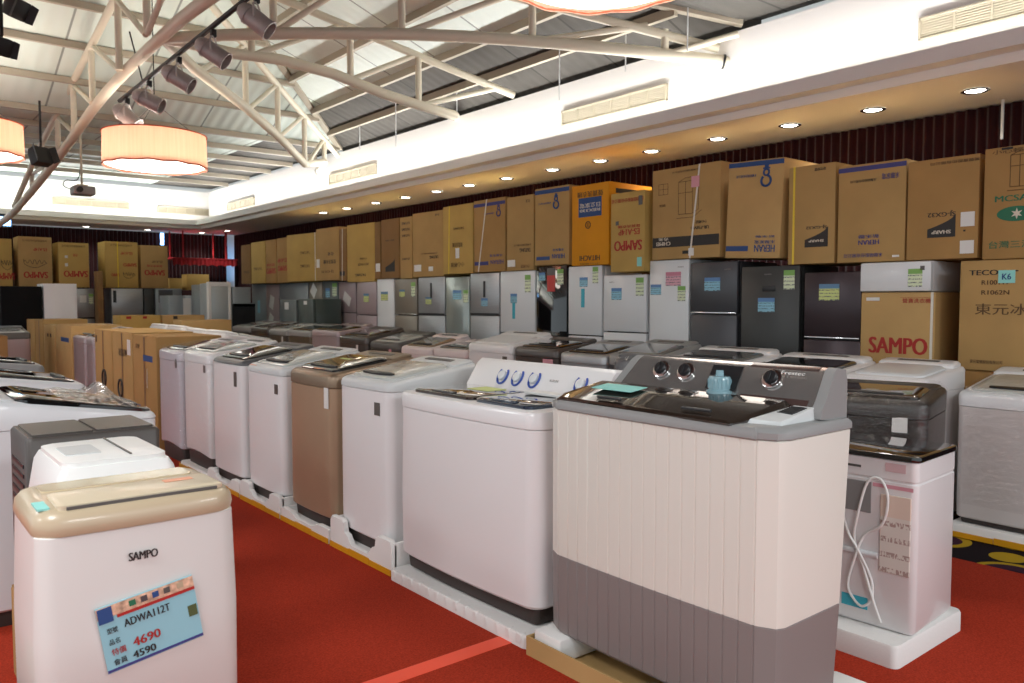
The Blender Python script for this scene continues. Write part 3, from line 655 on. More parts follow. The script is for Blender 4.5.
# ---- big grey and cream twin tub in front
TWZ = .115
t = thing('twin_tub_washer', 'large cream and grey twin-tub washing machine with ribbed front, nearest on the right', 'washing machine', (2.14 + .215, 1.87, TWZ), -PI / 2)
w, d_ = 1.05, .43
def tw_ring(z, ins=0, groove=True, taper=0):
    """plan: ribbed flat front, chamfered corners, plain sides"""
    hw, f, bk = w / 2 - ins, -d_ / 2 + ins, d_ / 2 - ins - .075 * max(0, 1 - z / .9); ch = .055
    P = [(hw, bk), (-hw, bk), (-hw, f + ch)]
    P += [(-hw + .012, f + ch * .45), (-hw + ch, f + .004)]
    x = -hw + ch + .02
    nr = 16; x0_, x1_ = -hw + ch + .02, hw - ch - .02
    for i in range(nr + 1):
        xc = x0_ + (x1_ - x0_) * i / nr; g = .0035 if groove else 0
        bowv = lambda xx: -.012 * (1 - (xx / hw) ** 2)
        for dx, gy in ((-.0045, 0), (0, g), (.0045, 0)): P.append((xc + dx, f + gy + bowv(xc + dx)))
    P += [(hw - ch, f + .004), (hw - .012, f + ch * .45), (hw, f + ch)]
    return [(x_, y_, z) for x_, y_ in P]
obj('lower_cabinet', loft([tw_ring(0.0, .012), tw_ring(.012, .003), tw_ring(.315, 0), tw_ring(.318, .003)]), TWGREY, t, 25)['label'] = 'grey lower cabinet'
obj('upper_cabinet', loft([tw_ring(.316, .004), tw_ring(.319, .0005), tw_ring(.9, .0005), tw_ring(.905, .006)]), CREAM, t, 25)['label'] = 'cream upper cabinet'
def top_ring(z, ins):
    hw, f, bk = w / 2 + .006 - ins, -d_ / 2 - .012 + ins, d_ / 2 - ins; ch = .075
    P = [(hw, bk), (-hw, bk), (-hw, f + ch), (-hw + .02, f + ch * .4), (-hw + ch, f + .006)]
    for i in range(9): xx = (-hw + ch) + (2 * hw - 2 * ch) * i / 8; P.append((xx, f - .01 * (1 - (xx / hw) ** 2)))
    P += [(hw - ch, f + .006), (hw - .02, f + ch * .4), (hw, f + ch)]
    return [(x_, y_, z) for x_, y_ in P]
obj('top_cover', loft([top_ring(.903, .006), top_ring(.907, 0), top_ring(.927, 0), top_ring(.94, .01), top_ring(.944, .03)]), RIMGREY, t, 40)
# one long smoked lid with a bevelled front, two round wells showing
lp = [(-.49, -.2), (-.46, -.252), (.36, -.268), (.385, -.225), (.4, .06), (-.485, .06)]
def lring(k1, z0, z1): return [(-.03 + (x + .03) * k1, -.09 + (y + .09) * k1, z0 + (z1 - z0) * (y + .25) / .31) for x, y in lp]
lid = obj('lid', loft([lring(1, .938, .95), lring(1, .946, .985), lring(.96, .955, .999)]), BROWNGL, t, 30)
obj('notice_card', box(-.36, -.15, -.055, .055, 0, .002), SMINT, lid, 0, Matrix.Translation((-.02, -.07, .992)) @ Matrix.Rotation(math.atan2(.032, .31), 4, 'X'))['label'] = 'pale blue card lying on the smoked lid'
for hx in (-.2, .2): obj('lid_handle', box(hx - .06, hx + .06, -.232, -.214, .965, .975, .004), BLACK, lid)
# right-hand drain ledge with vent slots
obj('side_ledge', loft([[(.385, -.2, .942), (.49, -.17, .942), (.49, .09, .942), (.405, .09, .942)], [(.39, -.19, .957), (.482, -.16, .955), (.482, .085, .985), (.412, .085, .985)]]), RIMLIGHT, t, 30)
bm = B()
for i in range(7): add_box(bm, .415, .47, -.06 + i * .016, -.053 + i * .016, .966 + i * .0018, .973 + i * .0018)
obj('vent_slot', bm, BLACK, t, 0)
cs = [(.055, .945), (.06, .975), (.085, 1.0), (.15, 1.095), (.175, 1.108), (.235, 1.1), (.246, 1.06), (.246, .93)]
def cons_piece(nm, x0, x1, m_, par, sh=0, s0=0, s1=0):
    return obj(nm, loft([[(x + sl_ * (z_ - .945), y + sh * .7, z_ + sh) for y, z_ in cs] for x, sl_ in ((x0, s0), (x1, s1))]), m_, par, 30)
cons = cons_piece('control_console', -.41, .475, mat('satin_silver_plastic', '#b9b6b3', .2, metal=.8), t, 0, .5)
cons_piece('console_face', .19, .455, PANELBR, cons, .002)['label'] = 'dark brown console face'
cons_piece('console_end', -.45, -.411, RIMGREY, cons, 0, .5, .5); cons_piece('console_end', .476, .512, RIMGREY, cons, .002)
obj('lint_recess', loft([[(x, y - .006, z_ + .004) for y, z_ in ((.09, 1.005), (.15, 1.09), (.2, 1.09), (.2, 1.0))] for x in (.035, .165)]), BLACK, cons, 30)
ang = math.atan2(.095, .065)
for x, m_ in ((-.2, BLACK), (-.08, BLACK), (.295, BLACK)):
    knob(t, x, .122, 1.06, ang, .03, m_, CHROME)
mk = Matrix.Translation((.0, .105, .985))
bm, rg = lathe([(.052, 0), (.052, .016), (.042, .02), (.042, .062), (.038, .068), (.016, .07), (.014, .09)], 28); bm.faces.new(rg[-1])
for i in range(16): a_ = i * PI / 8; add_box(bm, .041 * math.cos(a_) - .003, .041 * math.cos(a_) + .003, .041 * math.sin(a_) - .003, .041 * math.sin(a_) + .003, .024, .058)
obj('filter_cap', bm, CLEARB, t, 40, Matrix.Translation((.1, .085, .99)))['label'] = 'pale blue clear plastic filter cap on the lid'
lt = letter(cons, 'Frestec', .09, .014, 0, 0, 0, SWHITE); lt.data.transform(Matrix.Translation((.37, .1335, 1.085)) @ Matrix.Rotation(ang - PI / 2, 4, 'X'))
def kids(o): return [c for c in o.children] + [g for c in o.children for g in c.children]
bpy.context.view_layer.update()
for c in kids(t):
    if 'cabinet' not in c.name and 'top_cover' not in c.name: c.data.transform(Matrix.Diagonal((1, .86, 1, 1)))
# tray and carton lid below it
t = thing('foam_tray', 'white foam tray of the large cream and grey twin tub', 'foam packing', (2.4, 1.855, .006), -PI / 2, 'white foam trays under the washing machines')
bm = B()
for sx in (-1, 1):
    add_box(bm, min(sx * .56, sx * .40), max(sx * .56, sx * .40), -.31, .30, .012, .108, .012)
add_box(bm, -.41, .41, -.02, .30, .012, .10, .01)
obj('tray', bm, FOAM, t)
t = thing('carton_tray', 'brown corrugated carton bottom under the foam of the large twin tub', 'carton', (2.4, 1.855, .006), -PI / 2)
bm = B(); add_box(bm, -.575, .575, -.325, .325, .0, .008); 
for q in ((-.58, .58, -.332, -.325), (-.58, .58, .325, .332), (-.58, -.573, -.325, .325), (.573, .58, -.325, .325)): add_box(bm, *q, .0, .078)
obj('carton_wall', bm, KRAFT[2], t, 0)
hose = smooth_pts([(-.05, -.3, .05), (.0, -.27, .06), (.1, -.24, .085), (.16, -.2, .06), (.2, -.1, .05)], 5)
t = tag(obj('drain_hose', tube([(2.4 + y, 1.855 - x, z_ + .006) for x, y, z_ in hose], .018, 12), RIMLIGHT), 'pale grey ribbed hose lying in the carton under the large twin tub', 'hose')
# ------------------------------------------------------------------ refrigerators
def fridge(label, loc, rz, w, d, h, m, split=.3, sidem=None, handle=None, stickers=(), group='refrigerators along the side wall', logo=None, z0=0, bottom_drawer=None, gapm=BLACK, feet=True, name='refrigerator'):
    """split: height of the seam as a fraction from the top (0: one door)"""
    t = thing(name, label, 'refrigerator', (loc[0], loc[1], z0), rz, group)
    f = -d / 2
    bm = B(); add_box(bm, -w / 2, w / 2, f + .055, d / 2, .03, h, .008)
    obj('cabinet', bm, sidem or m, t)
    if feet:
        bm = B(); add_box(bm, -w / 2 + .03, w / 2 - .03, f + .07, d / 2 - .03, .0, .032); obj('plinth', bm, BLACK, t, 0)
    seams = [0]
    if split: seams.append(split)
    if bottom_drawer: seams.append(bottom_drawer)
    seams.append(1)
    doors = []
    obj('door_gasket', box(-w / 2 + .012, w / 2 - .012, f + .05, f + .056, .06, h - .006), gapm, t, 0)
    for a_, b_ in zip(seams, seams[1:]):
        zt_ = h - (h - .05) * a_ - (.006 if a_ else 0); zb_ = h - (h - .05) * b_ + (.006 if b_ < 1 else 0)
        bm = B(); add_box(bm, -w / 2, w / 2, f, f + .05, zb_, zt_, .009)
        dr = obj('door', bm, m, t); doors.append((dr, zb_, zt_))
    if handle == 'slot':          # dark recessed grip on the upper door
        zb_, zt_ = doors[0][1], doors[0][2]
        obj('handle', box(-w * .12, w * .0, f - .004, f + .001, zt_ - .30, zt_ - .09, .003), BLACK, doors[0][0])
    if handle == 'bar':
        zb_ = doors[0][1]; obj('handle', box(-w / 2 + .01, w / 2 - .01, f - .004, f + .001, zb_, zb_ + .012, .001), CHROME, doors[0][0])
    if handle == 'dark_bar':
        zb_ = doors[0][1]; obj('handle', box(-w / 2 + .006, w / 2 - .006, f - .003, f + .001, zb_ - .012, zb_ + .02, .001), BLACK, doors[0][0])
    if handle == 'display':
        obj('display', box(-w * .12, w * .1, f - .002, f + .001, h - .215, h - .165, .001), BLACK, doors[0][0])
    for s_ in stickers:
        nm, u, dz, sw, sh, sm = s_[:6]
        card(t, nm, u * w, h - dz, sw, sh, f - .0006, sm, tilt=s_[6] if len(s_) > 6 else 0)
    if logo: letter(t, 'SAMPO', .07, .012, w * .3 * logo, h - .07, f - .001, INKGREY, name='logo')
    return t
FX = 6.0; FD = .62
def wall_fridge(px0, px1, py, m, label, h=None, xf=FX, d=FD, **k_):
    y1, y0 = atX(px0, 300, xf).y, atX(px1, 300, xf).y
    pt = atX((px0 + px1) / 2, py, xf).z
    return fridge(label, (xf + d / 2, (y0 + y1) / 2), -PI / 2, abs(y1 - y0) - .012, d, h or pt, m, **k_), (min(y0, y1), max(y0, y1), h or pt)
TOPS = []
def wf_back(*a, **k_): return wf(*a, xf=6.2, **k_)
def wf(*a, **k_): t_, r_ = wall_fridge(*a, **k_); TOPS.append(r_); return t_
wf(649, 689, 260, WHITE2, 'white refrigerator with a pink, a blue and a green card, beside the black two-door one', split=0, bottom_drawer=.9, logo=1,
   stickers=(('price_card', -.33, .28, .13, .1, PBLUE), ('price_card', .12, .18, .18, .13, PPINK), ('energy_card', .33, .32, .09, .14, PGREEN)))
wf(690, 737.5, 262, CHAR, 'charcoal two-door refrigerator with a silver seam, beside the white one with the pink card', split=.27, handle='bar', stickers=(('price_card', -.02, .2, .17, .12, PBLUE),), logo=1)
wf(740.5, 800, 266, CHAR2, 'graphite single-door refrigerator with a small dark display and a green card', split=0, handle='display', logo=-.1, stickers=(('price_card', -.05, .33, .16, .12, PBLUE), ('energy_card', .33, .12, .1, .16, PGREEN)))
wf(803.5, 862, 272, WINE, 'dark wine-brown two-door refrigerator with a yellow-green card, at the right end of the row', split=.33, handle='bar', stickers=(('price_card', -.05, .16, .17, .13, PYEL),))
wf(603, 646.5, 275, WHITE2, 'white refrigerator under the carton reading upside-down SAMPO in red, green card at its corner', split=.35, stickers=(('price_card', -.18, .19, .14, .12, PBLUE), ('energy_card', .36, .12, .1, .18, PGREEN)), logo=-1)
wf(568, 602, 266, WHITE2, 'white refrigerator with a cyan tape hanging from a blue card, under the orange carton', split=.42, stickers=(('price_card', -.03, .17, .12, .1, PBLUE), ('tape', -.05, .34, .05, .2, SCYAN), ('energy_card', .32, .1, .08, .17, PGREEN), ('tape', -.08, .9, .06, .1, SCYAN)))
wf(536, 567, 265.5, BLACKGL, 'black mirror-glass refrigerator with a red tag and a green card', split=0, stickers=(('price_card', -.3, .12, .1, .09, PBLUE), ('tag', .0, .2, .13, .18, SRED), ('photo_card', .0, .07, .13, .08, SDARK), ('energy_card', .3, .13, .1, .17, PGREEN)))
wf(500, 535.5, 271, WHITE2, 'white refrigerator with cyan tape below a blue card, between silver and black mirror-glass ones', split=.42, stickers=(('price_card', -.1, .32, .12, .11, PBLUE), ('tape', -.1, .46, .05, .2, SCYAN), ('energy_card', .3, .15, .1, .2, PGREEN)))
wf(470, 499.5, 273, SILVER, 'silver two-door refrigerator with dark handle slot and blue card, beside the white one', split=.3, handle='dark_bar', stickers=(('price_card', 0, .36, .13, .1, PBLUE), ('handle_slot', 0, .2, .04, .2, BLACK)))
wf(445.5, 469.5, 277, GREENSIL, 'pale green-silver glass refrigerator between two silver ones', split=0, stickers=(('price_card', 0, .23, .18, .12, PBLUE), ('energy_card', .36, .25, .1, .16, PGREEN)))
wf(418, 445, 277, SILVER, 'silver two-door refrigerator with a yellow card, left of the green-silver glass one', split=.3, handle='dark_bar', stickers=(('price_card', -.1, .32, .14, .1, PYEL), ('handle_slot', 0, .18, .04, .2, BLACK)))
wf(394.5, 417, 279, TAUPE, 'taupe two-door refrigerator between the plain white and the silver ones', split=.3, handle='bar', stickers=(('price_card', -.15, .2, .14, .1, PYEL), ('energy_card', .35, .15, .1, .2, PGREEN)))
wf(377, 394, 279, WHITE2, 'plain narrow white refrigerator beside the taupe one', split=0, stickers=(('price_card', -.05, .25, .2, .13, PYEL),))
wf(356.5, 376.5, 282, PINK, 'pinkish-grey refrigerator beside the plain white one', split=.3, stickers=(('price_card', 0, .24, .16, .13, PYEL),))
wf_back(338.5, 356, 281.5, PINK, 'pinkish-grey refrigerator with a torn white paper, behind the dark green-grey one', split=.3, stickers=(('torn_paper', 0, .28, .25, .16, SWHITE, .5),))
wf_back(322.5, 338, 281, SLATE, 'slate grey refrigerator with blue and green cards, over the dark green-grey one', split=0, stickers=(('price_card', -.15, .2, .16, .16, PBLUE), ('energy_card', .3, .15, .16, .22, PGREEN)))
wf_back(308.5, 322, 282, TAUPE, 'taupe refrigerator with a folded white paper near the top', split=0, stickers=(('torn_paper', -.1, .15, .2, .2, SWHITE, .7),))
wf_back(279.5, 308, 283, BLUEGREY, 'broad blue-grey refrigerator behind two small grey ones', split=0, gapm=BLUEGREY)
wf_back(266, 279, 284, PINK, 'narrow mauve-grey refrigerator with white papers on it', split=0, stickers=(('torn_paper', -.05, .35, .2, .25, SWHITE, .3), ('torn_paper', -.15, .7, .2, .25, SWHITE, .5)))
wf_back(252, 266, 284, BLUEGREY, 'blue-grey refrigerator farthest along the side wall', split=0, stickers=(('tape', 0, .45, .12, .25, SBLUE),))
# small refrigerators standing in front
def island(px0, px1, py, X, m, label, d, **k_):
    return wall_fridge(px0, px1, py, m, label, xf=X, d=d, group=None, **k_)[0]
island(298, 313, 299, 5.63, FOREST, 'low dark green-grey refrigerator standing in front of the pinkish ones', .5, split=0, stickers=(('torn_paper', 0, .06, .12, .06, SWHITE),))
island(280.5, 296, 300, 5.63, SLATE, 'low slate grey refrigerator left of the dark green-grey one', .5, split=0, stickers=(('torn_paper', -.1, .1, .16, .12, SWHITE),))

# ------------------------------------------------------------------ cartons
def carton(label, loc, rz, w, d, h, m, tilt=0, group=None, marks=(), seam=False, straps=(), top_tape=False, name='cardboard_box', nocov=False):
    t = thing(name, label, 'cardboard box', loc, rz, group); f = -d / 2
    bm = B(); add_box(bm, -w / 2, w / 2, f, d / 2, 0, h - .006, .006, 2)
    obj('carton', bm, m, t, 30)
    bm = B(); g = .004
    add_box(bm, -w / 2 + .003, w / 2 - .003, f + .003, -g, h - .0065, h); add_box(bm, -w / 2 + .003, w / 2 - .003, g, d / 2 - .003, h - .0065, h)
    obj('flap', bm, m, t, 0)['label'] = 'closed top flaps'
    for mk in marks:
        if mk[0] == 'band':      # ('band', u, v, w, h, material)
            _, u, v, bw, bh, bmn = mk; add = obj('printed_band', box(u * w - bw * w / 2, u * w + bw * w / 2, f - .0016, f - .0006, v * h - bh / 2, v * h + bh / 2), bmn, t, 0)
        elif mk[0] == 'text':    # ('text', word, u, v, w, h, material, flip)
            _, word, u, v, bw, bh, bmn = mk[:7]; letter(t, word, bw, bh, u * w, v * h, f - .0022, bmn, flip=mk[7] if len(mk) > 7 else False)
        elif mk[0] == 'card':
            _, u, v, bw, bh, bmn = mk[:6]; card(t, 'paper_label', u * w, v * h, bw, bh, f - .0012, bmn)
        elif mk[0] == 'side':    # band on the face that looks to local +X
            _, u, v, bw, bh, bmn = mk; obj('printed_band', box(w / 2 + .0006, w / 2 + .0016, u * d - bw * d / 2, u * d + bw * d / 2, v * h - bh / 2, v * h + bh / 2), bmn, t, 0)
        elif mk[0] == 'sidetext':
            _, word, u, v, bw, bh, bmn = mk[:7]; letter(t, word, bw, bh, u * d, v * h, -w / 2 - .0022, bmn, flip=mk[7] if len(mk) > 7 else False, rz=PI / 2)
        elif mk[0] == 'fridge_drawing':
            bm = B(); u, v, sc = mk[1] * w, mk[2] * h, mk[3]
            L = [((-.1, -.13), (-.1, .13)), ((-.1, .13), (.04, .13)), ((.04, .13), (.04, -.13)), ((.04, -.13), (-.1, -.13)), ((.04, .13), (.1, .16)), ((.1, .16), (.1, -.1)), ((.1, -.1), (.04, -.13)), ((-.1, .13), (-.03, .16)), ((-.03, .16), (.1, .16)), ((-.03, .13), (-.03, -.13)), ((-.1, .04), (.04, .04)), ((-.12, -.16), (.05, -.16)), ((.05, -.16), (.13, -.11))]
            for p, q in L: add_tube(bm, [(u + p[0] * sc, f - .0012, v + p[1] * sc), (u + q[0] * sc, f - .0012, v + q[1] * sc)], .0022, 4)
            obj('line_drawing', bm, INKBR, t, 0)
        elif mk[0] == 'grid':
            bm = B(); u, v, sw, sh = mk[1] * w, mk[2] * h, mk[3], mk[4]
            for i in range(3): add_box(bm, u - sw / 2, u + sw / 2, f - .0016, f - .0006, v - sh / 2 + sh * i / 2 - .002, v - sh / 2 + sh * i / 2 + .002); add_box(bm, u - sw / 2 + sw * i / 2 - .002, u - sw / 2 + sw * i / 2 + .002, f - .0016, f - .0006, v - sh / 2, v + sh / 2)
            obj('pictogram', bm, INKBR, t, 0)
        elif mk[0] == 'ring':    # round logo
            _, u, v, r_, bmn = mk; bm = B(); add_tube(bm, [(u * w + r_ * math.cos(a_ * PI / 12), f - .0015, v * h + r_ * math.sin(a_ * PI / 12)) for a_ in range(25)], r_ * .16, 5)
            add_box(bm, u * w - r_ * .16, u * w + r_ * .16, f - .0025, f - .0008, v * h - r_ * .6, v * h + r_ * .6); obj('round_logo', bm, bmn, t, 0)
        elif mk[0] == 'oval':
            _, u, v, a1, b1, bmn, im = mk; bm = B(); rg = [[(u * w + a1 * math.cos(q * PI / 14), y_, v * h + b1 * math.sin(q * PI / 14)) for q in range(28)] for y_ in (f - .0006, f - .0016)]
            add_loft(bm, rg); lo_ = obj('oval_logo', bm, bmn, t, 0); bm = B()
            add_loft(bm, [[(u * w + b1 * (.75 if q % 2 else .3) * math.cos(q * PI / 6), y_, v * h + b1 * (.75 if q % 2 else .3) * math.sin(q * PI / 6)) for q in range(12)] for y_ in (f - .0016, f - .0022)]); obj('leaf_mark', bm, im, lo_, 0)
        elif mk[0] == 'emblem':  # blue emblem: hooked ring under a small cap
            _, u, v, sc, bmn = mk; bm = B()
            add_tube(bm, [(u * w + .045 * sc * math.cos(a_), f - .0015, v * h - .03 * sc + .045 * sc * math.sin(a_)) for a_ in [math.radians(130 + i * 20) for i in range(16)]], .011 * sc, 6)
            add_tube(bm, [(u * w + .026 * sc * math.cos(a_), f - .0015, v * h + .04 * sc + .026 * sc * math.sin(a_)) for a_ in [math.radians(i * 30) for i in range(13)]], .009 * sc, 6)
            add_box(bm, u * w - .035 * sc, u * w + .035 * sc, f - .002, f - .0008, v * h + .068 * sc, v * h + .082 * sc); add_box(bm, u * w - .02 * sc, u * w + .02 * sc, f - .002, f - .0008, v * h + .082 * sc, v * h + .105 * sc)
            obj('emblem', bm, bmn, t, 0)
        elif mk[0] == 'wedge':   # black label cut by a rising curve
            _, u, v, bw, bh, bmn = mk; bm = B(); P = [(-bw / 2, -bh / 2), (bw / 2, -bh / 2)] + [(bw / 2 - bw * i / 8, bh / 2 - bh * .62 * (i / 8) ** .6) for i in range(9)]
            add_loft(bm, [[(u * w + x, y_, v * h + z) for x, z in P] for y_ in (f - .0006, f - .0016)]); obj('printed_label', bm, bmn, t, 0)
        elif mk[0] == 'scribble':
            _, u, v, sw, sh, bmn = mk; bm = B(); P = [(u * w + sw * (i / 16 - .5), f - .0015, v * h + sh * .5 * math.sin(i * 1.9) * (1 - abs(i / 8 - 1) * .5)) for i in range(17)]
            add_tube(bm, smooth_pts(P, 3), .004, 4); add_tube(bm, smooth_pts([(u * w - sw * .5, f - .0015, v * h + sh * .5), (u * w - sw * .45, f - .0015, v * h - sh * .5), (u * w, f - .0015, v * h - sh * 1.1), (u * w + sw * .5, f - .0015, v * h - sh * .2)], 4), .004, 4); obj('scrawl', bm, bmn, t, 0)
    for (u, sm, sl_) in straps:
        x = u * w; bm = B(); q = .009; dx = sl_
        for (za, zb_, y_) in ((0, h, f - .003),):
            vs = [bm.verts.new(p) for p in ((x - q, y_, za), (x + q, y_, za), (x + q + dx, y_, zb_), (x - q + dx, y_, zb_))]; fc = bm.faces.new(vs)
            e = bmesh.ops.extrude_face_region(bm, geom=[fc])
            for v_ in e['geom']:
                if isinstance(v_, bmesh.types.BMVert): v_.co.y += .0018
        add_box(bm, x + dx - q, x + dx + q, f - .003, d / 2 + .002, h, h + .0018)
        obj('strap', bm, sm, t, 0)
    if seam: obj('tape', box(-.03, .03, f - .0014, f - .0004, .0, h - .01), mat('brown_tape', '#7c5a36', .5), t, 0)
    if tilt: t.location.z += abs(math.sin(tilt)) * w / 2 + .002; t.rotation_euler = (0, tilt, rz); t.rotation_mode = 'XYZ'
    return t
BX = 5.97
def top_box(px0, px1, pyt, m, label, marks=(), d=.64, xf=BX, zb=None, rot=0, **k_):
    y1, y0 = atX(px0, 200, xf).y, atX(px1, 200, xf).y
    if zb is None:
        zb = max([h_ for (a_, b_, h_) in TOPS if min(b_, y1) - max(a_, y0) > .04] or [1.75]) + .004
    zt = atX((px0 + px1) / 2, pyt, xf).z
    return carton(label, (xf + d / 2, (y0 + y1) / 2, zb), -PI / 2 + rot, (y1 - y0) - .014, d, zt - zb, m, marks=marks, group='cartons on top of the refrigerators', **k_)
TOPS += [(2.44, 3.05, 1.735), (1.5, 2.4, 1.72)]
K = KRAFT
top_box(982.5, 1042, 146, K[1], 'kraft carton with a green oval logo above the carton marked TECO', d=.6, xf=5.95, marks=(('text', '台灣三洋', .0, .13, .26, .05, INKG), ('oval', .1, .40, .12, .05, INKG, INKW), ('text', 'MCSA', -.0, .54, .2, .04, INKG), ('fridge_drawing', .2, .78, .8), ('text', '小心輕放', -.0, .96, .25, .03, INKBR), ('band', -.1, .985, .2, .015, INKK)))
top_box(906.5, 980, 158, K[1], 'kraft carton with a black curved SHARP label upside down and white papers at its edge', marks=(('wedge', .0, .33, .19, .16, INKK), ('text', 'SHARP', .0, .27, .13, .025, INKW, True), ('text', 'SJ-GX32', -.0, .45, .19, .04, INKK, True), ('text', '台灣聲寶股份有限公司', .2, .95, .36, .022, INKBR, True), ('card', .36, .38, .09, .1, SWHITE), ('card', .36, .11, .09, .09, SWHITE), ('band', .32, .27, .03, .012, INKK)))
top_box(837, 905.5, 163, K[0], 'kraft carton with a violet stripe along its top edge, upside-down HERAN print', marks=(('band', 0, .955, 1.0, .035, INKP), ('text', '禾聯家電', .28, .85, .13, .045, INKP, True), ('text', '禾聯碩股份有限公司', -.12, .83, .2, .022, INKK, True), ('text', 'HERAN', -.02, .2, .16, .035, INKP, True), ('text', '新禾聯', -.02, .26, .16, .03, INKP, True), ('text', '禾聯碩股份有限公司', -.1, .07, .3, .03, INKP, True), ('card', .38, .05, .05, .015, SWHITE)), rot=.02)
top_box(788, 836, 165, K[0], 'kraft carton with a yellow strap and a small black curved label, leaning on its neighbour', marks=(('wedge', .12, .27, .2, .16, INKK), ('text', 'SHARP', .12, .23, .13, .02, INKW, True), ('text', 'SJ-GX32', .12, .37, .18, .03, INKK, True), ('text', '請勿倒置', .18, .95, .1, .025, INKK, True)), straps=((-.38, STRAPY, .0),))
top_box(725, 781, 162, K[2], 'kraft carton with blue stripes and a blue emblem, leaning to the right', tilt=.04, marks=(('band', 0, .965, 1.0, .04, INKB), ('emblem', .2, .82, 1.0, INKB), ('text', '禾聯碩股份有限公司', -.16, .845, .2, .025, INKB, True), ('band', -.28, .1, .42, .045, INKB), ('text', 'HERAN', .23, .1, .2, .06, INKB, True), ('text', '禾聯家電', .23, .165, .2, .03, INKB, True), ('text', '新禾聯', .23, .22, .19, .02, INKB, True)), rot=.0)
top_box(652, 721, 166, K[0], 'broad kraft carton with black band, line drawing, white strap and pink paper', marks=(('band', 0, .19, .98, .095, INKK), ('text', 'CHIMEI', -.32, .175, .17, .035, INKW, True), ('text', '奇美', -.32, .225, .12, .03, INKW, True), ('fridge_drawing', .05, .66, 1.15), ('grid', -.33, .78, .11, .1), ('text', 'RBX330', -.34, .6, .07, .025, INKBR, True), ('text', 'UR-P38VB1', .22, .325, .2, .03, INKK, True), ('text', '小心輕放', .24, .385, .13, .03, INKK, True), ('text', '台灣聲寶股份有限公司', -.0, .95, .3, .018, INKBR, True), ('card', .15, .82, .09, .1, SPINK), ('band', .05, .07, .16, .03, INKK), ('card', .1, .07, .06, .07, SWHITE)), straps=((.08, STRAPW, .1),))
top_box(610.5, 645.5, 192, K[3], 'yellow-brown carton with upside-down SAMPO in red, standing in front of the orange one', xf=5.93, d=.6, zb=1.73, marks=(('text', 'SAMPO', .02, .33, .37, .1, INKR, True), ('text', 'ES-A14P', .05, .5, .28, .06, INKR, True), ('text', '聲寶洗衣機', .05, .57, .3, .03, INKR, True), ('text', '台灣聲寶股份有限公司', .0, .9, .42, .04, INKR, True), ('card', .38, .88, .05, .09, SDARK), ('card', -.3, .62, .04, .04, SDARK), ('card', .36, .12, .06, .09, SMINT)))
top_box(571.5, 609.5, 184, K[4], 'bright orange carton with a dark blue panel and upside-down HITACHI', marks=(('band', .0, .72, .62, .2, INKB), ('text', '日立家電', .0, .74, .3, .05, INKW, True), ('text', 'RBX330', .0, .68, .3, .03, INKW, True), ('text', 'HITACHI', .0, .09, .3, .055, INKK, True), ('text', '聲寶洗衣機', -.0, .88, .38, .06, INKBR, True), ('ring', -.05, .5, .035, INKBR), ('text', '小心輕放', .0, .02, .3, .015, INKBR, True), ('side', 0, .9, .7, .05, INKK)), d=.66)
top_box(534.5, 568.5, 187, K[0], 'kraft carton with blue stripe and emblem, left of the bright orange one', marks=(('band', 0, .95, 1.0, .045, INKB), ('emblem', .13, .8, .9, INKB), ('text', '禾聯碩股份有限公司', -.2, .8, .2, .022, INKB, True), ('band', -.25, .09, .4, .04, INKB), ('text', 'HERAN', .2, .11, .2, .05, INKB, True), ('text', '禾聯家電', .2, .19, .18, .03, INKB, True)), rot=.03)
top_box(506.5, 534, 196, K[0], 'plain kraft carton with low dark print and a white paper in its corner', marks=(('text', 'TATUNG', .2, .27, .2, .045, INKK, True), ('text', '台灣聲寶股份有限公司', .1, .34, .3, .025, INKBR, True), ('text', '小心輕放', .2, .05, .16, .04, INKBR, True), ('card', -.32, .1, .14, .08, SWHITE), ('text', '奇美', .3, .92, .08, .04, INKBR, True)))
top_box(473.5, 505.5, 199, K[1], 'kraft carton with violet-blue stripes, small emblem and a slanting white strap', marks=(('band', 0, .93, 1.0, .04, INKP), ('emblem', .3, .82, .8, INKP), ('text', '禾聯碩股份有限公司', .0, .8, .2, .02, INKP, True), ('band', -.25, .12, .45, .045, INKP), ('text', 'HERAN', .25, .13, .25, .05, INKP, True), ('text', '禾聯家電', .22, .22, .25, .03, INKP, True)), straps=((-.35, STRAPW, .17),))
top_box(442.5, 473, 205, K[3], 'yellow-brown carton with a bright yellow strap and a white sticker', marks=(('text', '聲寶洗衣機', .0, .42, .22, .06, INKBR, True), ('card', .0, .3, .08, .13, SWHITE), ('text', 'TATUNG', .05, .66, .24, .03, INKBR, True), ('text', '小心輕放', -.0, .13, .3, .06, INKBR, True)), straps=((-.3, STRAPY, .02),))
top_box(412.5, 442, 212, K[0], 'kraft carton with two small white papers along its lower edge', marks=(('text', 'TATUNG', .2, .3, .2, .04, INKK, True), ('text', '台灣聲寶股份有限公司', .05, .36, .36, .02, INKBR, True), ('card', -.33, .14, .16, .09, SWHITE), ('card', .1, .12, .1, .06, SWHITE), ('text', '奇美', .3, .94, .1, .03, INKK, True)), rot=.05)
top_box(399.5, 412, 217, K[0], 'narrow kraft carton with three dark lines of print near its top', d=.55, marks=(('text', 'TATUNG', .0, .9, .22, .035, INKK, True), ('text', 'TATUNG', .0, .8, .22, .035, INKK, True), ('text', 'TATUNG', .0, .7, .22, .035, INKK, True), ('text', '請勿倒置', .0, .32, .2, .03, INKK, True)))
top_box(380.5, 399, 219, K[5], 'brown carton with a black wedge label low on its front', marks=(('wedge', .0, .22, .26, .18, INKK), ('text', '奇美', .0, .64, .26, .02, INKK, True)), d=.55)
top_box(374, 380, 222, K[5], 'narrow strip of brown carton with a white sticker low down', d=.5, marks=(('card', .1, .2, .12, .12, SWHITE),))
